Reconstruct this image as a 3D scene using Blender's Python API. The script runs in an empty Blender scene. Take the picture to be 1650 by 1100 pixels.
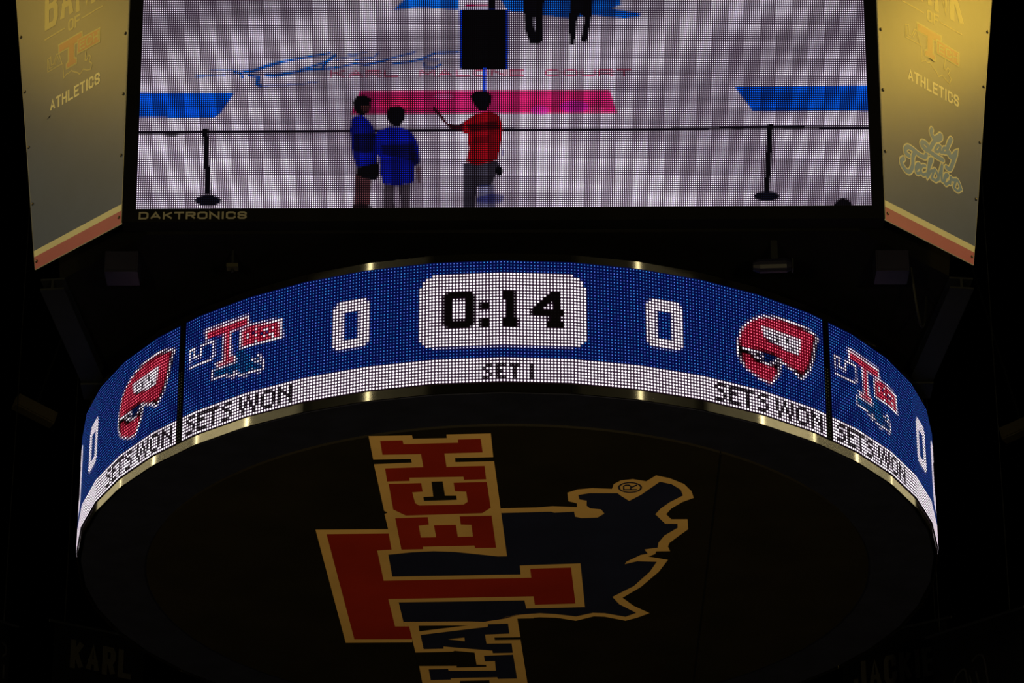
import bpy, bmesh, math, random
import numpy as np
from mathutils import Vector, Matrix
from mathutils.geometry import tessellate_polygon

random.seed(4)
rng = np.random.default_rng(4)
scene = bpy.context.scene
COL = scene.collection

# tuning values
FRONT_W = 3700
#        trim angle, light width, height, radiance
TRIM_LIGHTS = ((16.74, .8, 2.4, 3.0), (33.5, .8, 2.4, 5.0), (29.3, 3.0, 2.4, .06), (37.7, 3.6, 2.4, .42), (46.0, 3.0, 2.4, .09), (41.9, .8, 2.4, 4.0), (50.2, .8, 2.4, 5.0), (54.4, 3.4, 2.4, .24), (58.6, .7, 2.4, 4.0), (62.8, 2.4, 2.4, .5))
GLOSS_P = (8.0, -2.25, 5.2)
GLOSS_L = 110
GLOSS_R = 285
PANEL_ROUGH = 0.30
PANEL_SPEC = 0.5
SCR_K = 30.0
SCR_GAIN = 3.6
TRIM_ROUGH = 0.14

# ------------------------------------------------------------------ camera, world, lights, exposure
ZR = 11.6                      # height of the LED ring's lower edge above the court
cam_d = bpy.data.cameras.new('camera')
cam_d.sensor_width = 36.0
cam_d.lens = 6129.923 * 36.0 / 1650.0
cam_d.clip_end = 300
cam = bpy.data.objects.new('camera', cam_d)
COL.objects.link(cam)
PT, YW, RL = math.radians(26.524532), math.radians(0.083228), math.radians(-0.112273)
fw = Vector((math.sin(YW) * math.cos(PT), math.cos(YW) * math.cos(PT), math.sin(PT)))
rt = Vector((math.cos(YW), -math.sin(YW), 0))
up = rt.cross(fw)
rt2 = rt * math.cos(RL) + up * math.sin(RL)
up2 = up * math.cos(RL) - rt * math.sin(RL)
m = Matrix((rt2, up2, -fw)).transposed().to_4x4()
m.translation = Vector((0, -22.89551, ZR - 9.766385))
cam.matrix_world = m
scene.camera = cam

world = bpy.data.worlds.new('dark_arena')
scene.world = world
world.use_nodes = True
world.node_tree.nodes['Background'].inputs[0].default_value = (0.5, 0.55, 0.7, 1)
world.node_tree.nodes['Background'].inputs[1].default_value = 0.0006

vs = scene.view_settings
vs.view_transform = 'Standard'
vs.look = 'None'
vs.gamma = 1.0
vs.exposure = 0.0
vs.use_curve_mapping = False
scene.cycles.max_bounces = 4
scene.cycles.use_denoising = True


def lamp(name, loc, power, color, radius=0.3, target=None, spot=None, blend=0.6):
    d = bpy.data.lights.new(name, 'SPOT' if spot else 'POINT')
    d.energy = power
    d.color = color
    d.shadow_soft_size = radius
    o = bpy.data.objects.new(name, d)
    COL.objects.link(o)
    o.location = loc
    if spot:
        d.spot_size = math.radians(spot)
        d.spot_blend = blend
        v = Vector(target) - Vector(loc)
        o.rotation_euler = v.to_track_quat('-Z', 'Y').to_euler()
    return o


WARM = (1.0, 0.80, 0.36)
# unseen warm fill spots added in front, aimed up at panels and underside
for sx in (-1, 1):
    lamp('front_fill_spot', (sx * 5.0, -19.0, 5.0), FRONT_W, WARM, 0.5, (0, -1.0, 12.4), 34)
# unseen area lights added so their reflections put highlights in the ring trim
def trim_light(az_trim, wid, tall, radiance):
    for sx in (-1, 1):
        A = math.radians(az_trim) * sx
        P = Vector((2.79 * math.sin(A), -2.79 * math.cos(A), ZR + 0.40))
        nrm = Vector((math.sin(A), -math.cos(A), 0))
        vw = (cam.matrix_world.translation - P).normalized()
        r = 2 * vw.dot(nrm) * nrm - vw
        d = bpy.data.lights.new('trim_highlight_light', 'AREA')
        d.shape = 'RECTANGLE'; d.size = wid; d.size_y = tall
        d.energy = radiance * math.pi * wid * tall
        d.color = (1.0, 0.86, 0.50)
        o = bpy.data.objects.new('trim_highlight_light', d); COL.objects.link(o)
        o.location = P + r * 16.0
        o.rotation_euler = (-r).to_track_quat('-Z', 'Y').to_euler()


for q in TRIM_LIGHTS: trim_light(*q)
# unseen yellow spots added to put gloss on the upper corner panels
for sx, w in ((-1, GLOSS_L), (1, GLOSS_R)):
    lamp('panel_gloss_spot', (sx * GLOSS_P[0], GLOSS_P[1], ZR + GLOSS_P[2]), w, (1.0, 0.62, 0.06), 0.5, (sx * 2.6, -2.6, ZR + 2.6), 50)

# ------------------------------------------------------------------ drawings: LED art (column, row), emblem (metres), script strokes (metres)
RING_ART = [('P', 'teal', [(12.2, 19.7), (12.1, 22.8), (17.2, 23.1), (21.0, 24.8), (23.1, 24.9), (26.0, 25.8), (27.8, 24.8), (30.9, 25.8), (32.0, 24.6), (30.9, 20.4), (27.6, 20.5), (24.3, 16.2), (22.0, 15.9), (20.8, 19.6), (14.1, 19.5)]),
 ('L', 'white', 0.9, [(12.2, 19.7), (12.1, 22.8), (14.8, 22.9), (17.2, 22.9), (19.1, 23.9), (21.0, 24.8), (21.0, 22.9), (23.1, 24.8), (26.0, 25.7), (27.8, 24.6), (30.9, 25.7), (32.0, 24.6), (31.9, 22.6), (30.9, 20.6), (29.9, 19.7)]),
 ('L', 'white', 0.8, [(27.7, 20.6), (30.9, 22.7)]),
 ('L', 'white', 0.9, [(1.9, 10.1), (4.3, 9.9), (3.9, 13.0), (6.8, 13.6), (7.4, 9.8), (10.2, 9.9), (12.2, 10.1), (12.5, 15.0), (10.5, 16.0), (1.9, 15.8)]),
 ('L', 'white', 0.9, [(1.9, 10.1), (2.4, 14.1)]),
 ('P', 'white', [(8.2, 5.0), (26.3, 5.2), (26.9, 9.3), (22.7, 8.9), (19.4, 9.2), (19.8, 17.1), (21.5, 17.6), (21.8, 19.9), (13.8, 20.0), (13.0, 17.6), (16.1, 17.8), (15.7, 8.6), (12.4, 8.4), (8.6, 9.0)]),
 ('P', 'white', [(22.5, 10.1), (26.5, 8.8), (38.5, 9.5), (38.7, 16.6), (22.7, 16.1)]),
 ('P', 'red', [(9.3, 6.0), (25.3, 6.3), (26.0, 8.9), (18.7, 8.6), (18.8, 17.6), (20.8, 17.9), (20.9, 19.2), (14.4, 19.3), (14.1, 18.3), (16.9, 18.2), (16.8, 8.8), (9.4, 8.4)]),
 ('P', 'red', [(23.6, 10.2), (27.2, 9.4), (37.2, 10.7), (37.4, 15.5), (23.8, 15.5)]),
 ('D', 'white', (26.4, 12.2)),
 ('D', 'white', (26.5, 13.4)),
 ('D', 'white', (29.1, 11.3)),
 ('D', 'white', (29.1, 13.0)),
 ('D', 'white', (29.2, 14.6)),
 ('D', 'white', (31.7, 11.5)),
 ('D', 'white', (33.4, 11.9)),
 ('D', 'white', (33.7, 13.8)),
 ('D', 'white', (31.8, 14.5)),
 ('D', 'white', (35.1, 11.6)),
 ('D', 'white', (35.2, 14.0)),
 ('D', 'white', (35.2, 15.2)),
 ('D', 'white', (37.7, 13.8)),
 ('D', 'navy', (31.3, 12.7)),
 ('D', 'navy', (30.7, 12.8)),
 ('D', 'navy', (28.2, 12.3)),
 ('D', 'navy', (32.6, 13.1)),
 ('P', 'black', [(180.9, 21.1), (181.3, 16.0), (182.7, 12.1), (186.0, 8.8), (192.2, 5.6), (198.0, 4.5), (206.1, 4.5), (213.5, 6.5), (211.4, 14.8), (205.4, 23.4), (201.7, 21.6), (197.3, 20.0), (196.9, 23.9), (193.1, 28.7), (187.1, 27.4), (182.3, 24.1)]),
 ('L', 'white', 0.95, [(182.0, 15.0), (182.9, 12.3), (186.0, 9.1), (189.3, 7.0), (192.1, 6.0), (195.5, 5.4), (198.0, 5.1), (201.5, 4.9), (206.1, 5.1), (209.8, 5.7), (213.2, 7.0), (211.5, 9.3), (210.4, 14.3), (208.2, 20.0), (205.1, 23.1), (202.0, 21.2), (199.3, 20.3), (196.9, 19.3), (196.2, 23.7), (192.9, 28.3), (189.9, 28.1), (187.2, 27.0), (183.8, 25.3), (181.9, 23.1), (180.9, 20.7), (181.2, 17.3), (182.0, 15.0)]),
 ('P', 'red', [(182.5, 18.6), (181.8, 16.3), (183.2, 12.6), (185.7, 9.7), (188.8, 7.6), (192.1, 6.7), (196.5, 5.8), (201.9, 5.9), (207.6, 6.4), (211.0, 6.9), (210.0, 11.1), (208.4, 16.6), (205.8, 21.0), (202.8, 20.3), (199.8, 19.9), (196.9, 18.5), (194.0, 17.6), (190.3, 17.8), (186.6, 18.2), (183.4, 18.6)]),
 ('P', 'black', [(190.5, 12.4), (191.8, 14.3), (204.5, 16.0), (204.8, 14.4), (199.0, 14.5)]),
 ('P', 'white', [(189.6, 9.8), (194.8, 9.7), (205.7, 9.7), (204.4, 15.6), (199.5, 15.2), (190.9, 13.1)]),
 ('L', 'black', 0.8, [(195.5, 10.5), (196.1, 13.5)]),
 ('L', 'black', 0.8, [(192.9, 11.3), (194.0, 12.6)]),
 ('L', 'black', 0.8, [(199.7, 10.5), (200.1, 12.5)]),
 ('D', 'black', (202.3, 13.5)),
 ('P', 'navy', [(188.4, 18.8), (195.4, 18.8), (194.8, 21.1), (189.2, 21.0)]),
 ('P', 'red', [(182.9, 20.6), (184.9, 20.7), (187.3, 22.8), (191.5, 22.7), (194.6, 22.3), (195.0, 24.0), (192.7, 28.0), (189.4, 27.6), (186.3, 26.4), (183.6, 25.0)]),
 ('L', 'white', 0.9, [(182.7, 19.0), (186.3, 18.9), (188.6, 18.9), (190.2, 19.9)]),
 ('L', 'white', 0.9, [(185.8, 19.4), (187.4, 20.7), (190.1, 21.8), (192.2, 22.3), (194.1, 20.9), (196.4, 19.0)])]
SCREEN = [('P', (4, 84, 210), 1, [(-1.7, 60.9), (45.4, 60.7), (38.6, 49.5), (35.9, 47.5), (-1.2, 47.7)]),
 ('P', (4, 84, 210), 1, [(287.4, 62.4), (353.3, 62.7), (352.8, 49.1), (295.7, 49.4)]),
 ('P', (222, 42, 118), 1, [(106.0, 61.2), (227.0, 61.2), (230.5, 48.8), (101.7, 48.7)]),
 ('P', (205, 40, 190), 0.55, [(216.8, 52.3), (216.3, 51.1), (214.7, 50.0), (212.3, 49.3), (209.6, 49.1), (206.8, 49.4), (204.5, 50.1), (203.0, 51.2), (202.4, 52.4), (203.0, 53.7), (204.5, 54.8), (206.9, 55.5), (209.6, 55.7), (212.4, 55.4), (214.7, 54.7), (216.3, 53.6)]),
 ('P', (225, 60, 200), 0.5, [(197.3, 50.5), (197.0, 49.5), (196.1, 48.6), (194.7, 48.1), (193.1, 47.9), (191.5, 48.1), (190.1, 48.7), (189.2, 49.5), (188.9, 50.5), (189.2, 51.5), (190.2, 52.4), (191.5, 53.0), (193.1, 53.1), (194.7, 52.9), (196.1, 52.4), (197.0, 51.5)]),
 ('P', (240, 120, 180), 0.6, [(151.4, 58.0), (151.1, 57.4), (150.0, 56.8), (148.5, 56.5), (146.6, 56.4), (144.8, 56.5), (143.2, 56.9), (142.2, 57.4), (141.8, 58.1), (142.2, 58.7), (143.2, 59.2), (144.8, 59.6), (146.6, 59.7), (148.4, 59.6), (150.0, 59.2), (151.1, 58.6)]),
 ('P', (230, 90, 150), 0.4, [(224.3, 51.0), (224.0, 50.2), (223.0, 49.6), (221.7, 49.2), (220.1, 49.0), (218.5, 49.2), (217.1, 49.6), (216.2, 50.3), (215.9, 51.0), (216.2, 51.8), (217.1, 52.4), (218.5, 52.8), (220.1, 53.0), (221.7, 52.8), (223.1, 52.4), (224.0, 51.7)]),
 ('P', (225, 30, 60), 0.35, [(133.1, 54.1), (132.5, 52.6), (130.5, 51.4), (127.6, 50.5), (124.2, 50.2), (120.7, 50.6), (117.8, 51.4), (115.8, 52.7), (115.1, 54.3), (115.8, 55.8), (117.7, 57.0), (120.6, 57.9), (124.1, 58.2), (127.5, 57.8), (130.5, 57.0), (132.4, 55.7)]),
 ('L', (16, 98, 198), 1, 1.22, [(26.3, 69.5), (30.4, 69.6)]),
 ('L', (16, 98, 198), 1, 0.61, [(30.4, 70.0), (45.0, 70.6)]),
 ('L', (16, 98, 198), 1, 0.61, [(33.2, 72.8), (44.9, 72.6), (53.1, 72.3)]),
 ('L', (16, 98, 198), 1, 1.35, [(44.9, 71.8), (48.4, 71.1), (48.8, 68.6)]),
 ('L', (16, 98, 198), 1, 1.76, [(49.6, 71.8), (54.3, 72.4), (58.9, 74.3), (67.0, 76.8)]),
 ('L', (16, 98, 198), 1, 1.22, [(67.0, 76.8), (74.0, 78.4), (83.3, 80.3), (91.5, 81.7)]),
 ('L', (16, 98, 198), 1, 1.35, [(52.0, 70.2), (56.7, 69.2)]),
 ('L', (16, 98, 198), 1, 1.89, [(56.7, 69.2), (56.2, 65.3), (57.9, 64.3)]),
 ('L', (16, 98, 198), 1, 0.54, [(57.9, 64.3), (74.3, 64.7), (85.9, 66.4)]),
 ('L', (16, 98, 198), 1, 1.76, [(60.2, 70.1), (64.8, 69.9), (71.8, 71.0)]),
 ('L', (16, 98, 198), 1, 1.35, [(71.8, 71.0), (80.0, 72.8), (87.6, 73.2), (94.6, 73.8)]),
 ('L', (16, 98, 198), 1, 1.22, [(77.0, 72.9), (84.6, 75.1), (89.8, 77.4), (93.9, 80.6)]),
 ('L', (16, 98, 198), 1, 1.49, [(87.5, 74.1), (89.8, 77.0), (93.9, 80.6)]),
 ('L', (16, 98, 198), 1, 0.61, [(93.9, 78.0), (104.4, 80.5)]),
 ('L', (16, 98, 198), 1, 1.08, [(94.6, 73.8), (103.3, 76.0), (109.1, 75.4), (117.9, 77.2)]),
 ('L', (16, 98, 198), 1, 0.81, [(103.3, 77.9), (112.6, 79.2), (114.9, 81.7)]),
 ('L', (16, 98, 198), 1, 0.95, [(108.0, 75.1), (114.4, 76.7), (123.2, 79.2), (132.5, 81.9)]),
 ('L', (16, 98, 198), 1, 1.22, [(121.5, 75.7), (129.0, 76.6), (136.1, 78.2), (141.9, 81.2), (153.6, 81.8)]),
 ('L', (16, 98, 198), 1, 1.08, [(137.2, 76.2), (137.5, 73.6), (141.9, 73.3), (145.4, 75.4)]),
 ('L', (16, 98, 198), 1, 0.68, [(134.9, 77.5), (144.2, 77.6)]),
 ('L', (16, 98, 198), 1, 0.54, [(99.8, 80.7), (109.1, 81.9)]),
 ('T', (190, 10, 80), 0.75, [(91.5, 69.1), (238.9, 68.9)], 3.0),
 ('P', (10, 100, 215), 1, [(122.0, 104.8), (127.0, 110.3), (129.1, 113.9), (155.6, 113.8), (155.6, 104.9), (133.6, 105.9)]),
 ('P', (10, 100, 215), 1, [(173.2, 112.6), (232.7, 112.3), (232.9, 107.0), (228.4, 104.8), (242.5, 102.1), (241.9, 100.4), (234.8, 99.5), (218.4, 101.2), (207.3, 99.7), (194.9, 101.4), (185.5, 103.1), (177.3, 103.8)]),
 ('P', (10, 100, 215), 1, [(147.9, 108.5), (156.7, 108.8), (156.8, 104.9), (147.9, 104.9)]),
 ('P', (215, 200, 225), 1, [(153.8, 112.1), (168.5, 112.0), (173.2, 106.1), (177.3, 105.4), (177.3, 104.4), (153.8, 104.6)]),
 ('L', (190, 20, 90), 1, 1.1, [(157.3, 107.1), (167.9, 107.3)]),
 ('P', (4, 4, 10), 1, [(168.2, 114.0), (171.5, 113.9), (171.4, 104.4), (168.2, 104.5)]),
 ('P', (0, 40, 160), 1, [(154.1, 104.7), (178.2, 104.6), (178.1, 72.6), (154.2, 72.7)]),
 ('P', (2, 2, 3), 1, [(155.6, 104.7), (176.7, 104.6), (176.7, 72.5), (155.0, 72.6)]),
 ('L', (20, 60, 200), 1, 1.7, [(166.4, 72.8), (166.4, 60.9)]),
 ('P', (4, 4, 10), 1, [(185.0, 113.9), (195.9, 113.8), (194.9, 103.3), (194.7, 87.7), (192.5, 85.8), (188.4, 86.1), (186.1, 93.6)]),
 ('L', (200, 190, 210), 0.8, 0.8, [(190.7, 100.1), (190.8, 93.6)]),
 ('P', (4, 4, 10), 1, [(208.2, 113.7), (219.7, 113.6), (218.4, 100.6), (216.2, 86.9), (214.2, 86.6), (213.3, 88.2), (215.2, 99.9), (213.1, 102.0), (211.5, 99.3), (210.1, 85.5), (207.7, 85.6), (207.5, 100.0)]),
 ('P', (16, 16, 40), 1, [(184.1, 113.9), (196.8, 113.8), (197.4, 124.9), (195.1, 131.6), (186.2, 131.6), (183.6, 125.0)]),
 ('P', (4, 4, 10), 1, [(193.5, 134.5), (193.3, 133.1), (192.7, 131.8), (191.7, 131.0), (190.7, 130.7), (189.6, 131.0), (188.7, 131.9), (188.1, 133.1), (187.8, 134.6), (188.1, 136.0), (188.7, 137.3), (189.6, 138.1), (190.7, 138.4), (191.8, 138.1), (192.7, 137.2), (193.3, 136.0)]),
 ('P', (22, 20, 36), 1, [(207.4, 113.7), (220.3, 113.6), (221.3, 124.8), (219.0, 131.4), (209.9, 131.5), (206.9, 124.9)]),
 ('P', (4, 4, 10), 1, [(217.2, 134.4), (216.9, 132.9), (216.3, 131.7), (215.4, 130.9), (214.3, 130.6), (213.2, 130.9), (212.3, 131.7), (211.7, 133.0), (211.5, 134.4), (211.7, 135.9), (212.3, 137.1), (213.3, 138.0), (214.4, 138.2), (215.4, 137.9), (216.4, 137.1), (217.0, 135.9)]),
 ('L', (14, 10, 24), 1, 1.7, [(-0.9, 39.6), (53.5, 39.9), (101.4, 40.0), (172.1, 40.4)]),
 ('L', (14, 10, 24), 1, 1.7, [(172.1, 40.3), (240.6, 40.1), (295.5, 40.7), (352.5, 40.3)]),
 ('P', (4, 4, 10), 0.8, [(19.3, 38.5), (19.1, 38.1), (18.2, 37.8), (17.0, 37.5), (15.5, 37.5), (14.0, 37.6), (12.7, 37.8), (11.8, 38.1), (11.5, 38.6), (11.8, 39.0), (12.6, 39.3), (13.9, 39.5), (15.4, 39.6), (16.9, 39.5), (18.2, 39.3), (19.0, 38.9)]),
 ('P', (4, 4, 10), 0.7, [(292.0, 40.4), (291.8, 40.1), (291.0, 39.8), (289.9, 39.6), (288.6, 39.6), (287.3, 39.6), (286.2, 39.8), (285.4, 40.1), (285.2, 40.5), (285.4, 40.8), (286.2, 41.1), (287.3, 41.3), (288.6, 41.3), (289.9, 41.2), (291.0, 41.0), (291.8, 40.8)]),
 ('P', (4, 4, 10), 0.7, [(320.5, 39.9), (320.1, 39.6), (318.9, 39.4), (317.0, 39.2), (314.8, 39.2), (312.6, 39.2), (310.8, 39.4), (309.6, 39.7), (309.1, 39.9), (309.6, 40.2), (310.8, 40.5), (312.7, 40.6), (314.9, 40.7), (317.0, 40.6), (318.9, 40.4), (320.1, 40.2)]),
 ('P', (4, 4, 10), 1, [(30.4, 41.2), (33.2, 41.2), (35.3, 6.8), (32.4, 6.8)]),
 ('P', (10, 12, 26), 1, [(40.5, 3.8), (40.0, 2.7), (38.6, 1.7), (36.5, 1.1), (34.1, 0.9), (31.6, 1.1), (29.5, 1.8), (28.0, 2.7), (27.5, 3.9), (28.0, 5.0), (29.3, 5.9), (31.4, 6.6), (33.9, 6.8), (36.4, 6.5), (38.5, 5.9), (40.0, 4.9)]),
 ('P', (4, 4, 10), 1, [(33.4, 40.8), (33.3, 40.4), (32.9, 40.1), (32.4, 39.8), (31.7, 39.8), (31.1, 39.8), (30.5, 40.1), (30.1, 40.4), (30.0, 40.8), (30.1, 41.3), (30.4, 41.6), (31.0, 41.8), (31.7, 41.9), (32.3, 41.8), (32.9, 41.6), (33.3, 41.2)]),
 ('P', (4, 4, 10), 1, [(302.7, 42.5), (305.6, 42.5), (302.8, 7.6), (300.1, 7.6)]),
 ('P', (10, 12, 26), 1, [(307.6, 4.7), (307.1, 3.7), (305.7, 2.8), (303.7, 2.3), (301.3, 2.1), (298.9, 2.3), (296.9, 2.9), (295.6, 3.8), (295.1, 4.8), (295.6, 5.8), (297.0, 6.7), (299.0, 7.3), (301.4, 7.5), (303.8, 7.3), (305.8, 6.7), (307.1, 5.8)]),
 ('P', (12, 8, 14), 1, [(342.4, -1.9), (341.9, -3.9), (340.8, -5.7), (339.3, -6.9), (337.4, -7.3), (335.6, -6.8), (334.1, -5.7), (333.2, -3.9), (332.9, -1.8), (333.3, 0.3), (334.4, 2.0), (336.0, 3.2), (337.8, 3.6), (339.6, 3.2), (341.1, 2.0), (342.1, 0.2)]),
 ('P', (70, 22, 26), 0.97, [(104.5, 17.6), (112.3, 15.0), (111.2, -1.2), (103.5, -1.2)]),
 ('P', (4, 4, 10), 0.8, [(103.2, 1.4), (107.0, 2.3), (112.7, 0.7), (112.7, -1.6), (103.2, -1.5)]),
 ('P', (8, 24, 165), 1, [(103.8, 48.0), (107.4, 48.7), (111.0, 45.0), (112.9, 41.7), (113.5, 38.5), (115.0, 32.6), (115.1, 24.7), (114.3, 21.5), (105.0, 20.5), (102.9, 27.4), (101.5, 40.5), (102.0, 46.4)]),
 ('P', (6, 8, 30), 0.85, [(103.3, 38.5), (114.4, 39.1), (115.1, 29.3), (108.8, 28.3), (103.4, 29.3)]),
 ('P', (4, 4, 10), 1, [(104.7, 20.9), (115.4, 23.4), (116.0, 16.9), (114.3, 14.0), (109.0, 15.0), (104.8, 16.9)]),
 ('P', (4, 4, 10), 1, [(102.5, 55.0), (104.3, 58.3), (107.9, 59.3), (111.8, 56.9), (111.2, 54.9), (111.5, 53.0), (110.5, 50.0), (108.3, 48.4), (105.0, 48.7), (103.1, 51.7)]),
 ('P', (110, 60, 60), 0.6, [(106.7, 53.3), (111.2, 53.6), (110.4, 50.3), (107.7, 50.0)]),
 ('P', (50, 28, 44), 0.93, [(117.9, 13.0), (123.3, 11.6), (123.4, -1.3), (117.8, -1.3)]),
 ('P', (50, 28, 44), 0.9, [(125.1, 11.3), (131.0, 12.9), (130.8, -1.4), (126.4, -1.3)]),
 ('P', (8, 24, 165), 1, [(115.9, 40.4), (121.2, 42.4), (126.0, 42.0), (131.4, 39.0), (134.2, 33.8), (135.4, 23.3), (132.8, 21.3), (132.8, 12.9), (124.5, 11.0), (117.6, 12.3), (116.1, 18.2), (115.7, 26.0), (113.0, 29.9), (113.5, 38.5)]),
 ('P', (6, 8, 34), 0.8, [(116.5, 32.5), (132.7, 33.1), (133.6, 27.2), (132.7, 24.0), (117.2, 27.3)]),
 ('P', (6, 8, 34), 0.7, [(130.3, 28.5), (135.1, 27.9), (135.1, 21.3), (132.2, 22.0)]),
 ('P', (90, 30, 50), 0.8, [(133.3, 21.3), (135.9, 21.3), (135.9, 12.2), (134.0, 12.6)]),
 ('P', (4, 4, 10), 1, [(118.9, 49.6), (120.5, 52.6), (125.3, 53.3), (128.2, 50.9), (127.9, 46.3), (126.6, 44.0), (125.4, 42.0), (121.2, 42.9), (119.4, 46.3)]),
 ('P', (34, 30, 48), 0.96, [(156.0, 22.5), (172.7, 23.7), (173.9, 20.5), (171.5, 15.9), (169.7, 10.7), (162.6, 10.1), (162.0, -1.5), (156.1, -1.5)]),
 ('P', (60, 70, 130), 0.75, [(163.2, 10.8), (170.9, 11.4), (171.5, -1.6), (162.6, -1.5)]),
 ('P', (20, 40, 150), 0.7, [(162.6, 4.9), (170.3, 6.8), (175.7, 5.8), (174.8, 2.0), (170.3, 1.7), (162.6, 2.0)]),
 ('P', (4, 4, 10), 1, [(175.2, 18.5), (175.1, 17.5), (174.6, 16.6), (174.0, 16.0), (173.3, 15.8), (172.6, 16.0), (171.9, 16.6), (171.5, 17.5), (171.4, 18.5), (171.5, 19.6), (171.9, 20.5), (172.6, 21.0), (173.3, 21.3), (174.0, 21.0), (174.6, 20.4), (175.1, 19.6)]),
 ('P', (20, 20, 120), 0.6, [(175.8, 28.3), (175.8, 27.5), (175.6, 26.9), (175.4, 26.5), (175.1, 26.3), (174.8, 26.5), (174.6, 26.9), (174.4, 27.5), (174.4, 28.3), (174.4, 29.0), (174.6, 29.7), (174.8, 30.1), (175.1, 30.3), (175.4, 30.1), (175.6, 29.7), (175.8, 29.0)]),
 ('P', (60, 10, 24), 1, [(141.5, 53.1), (143.3, 51.1), (146.4, 47.5), (148.8, 43.5), (154.2, 43.2), (157.7, 45.4), (157.8, 39.9), (150.0, 40.6), (145.2, 46.2), (141.5, 50.8)]),
 ('P', (150, 6, 22), 1, [(156.6, 44.8), (161.9, 48.7), (168.5, 50.3), (173.3, 48.0), (174.9, 43.4), (174.5, 34.8), (172.7, 24.4), (169.1, 23.1), (162.6, 21.7), (157.5, 23.2), (158.7, 29.7), (158.4, 38.2), (156.0, 38.5)]),
 ('P', (40, 2, 8), 0.8, [(157.2, 43.5), (172.7, 45.0), (173.6, 40.4), (159.6, 39.2)]),
 ('P', (50, 2, 8), 0.6, [(160.8, 36.9), (169.1, 37.5), (168.5, 33.6), (160.8, 32.9)]),
 ('P', (4, 4, 10), 1, [(159.4, 58.0), (161.9, 60.9), (167.3, 61.4), (170.2, 57.9), (169.3, 53.9), (167.2, 50.0), (163.7, 50.3), (161.3, 53.3)])]
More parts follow.
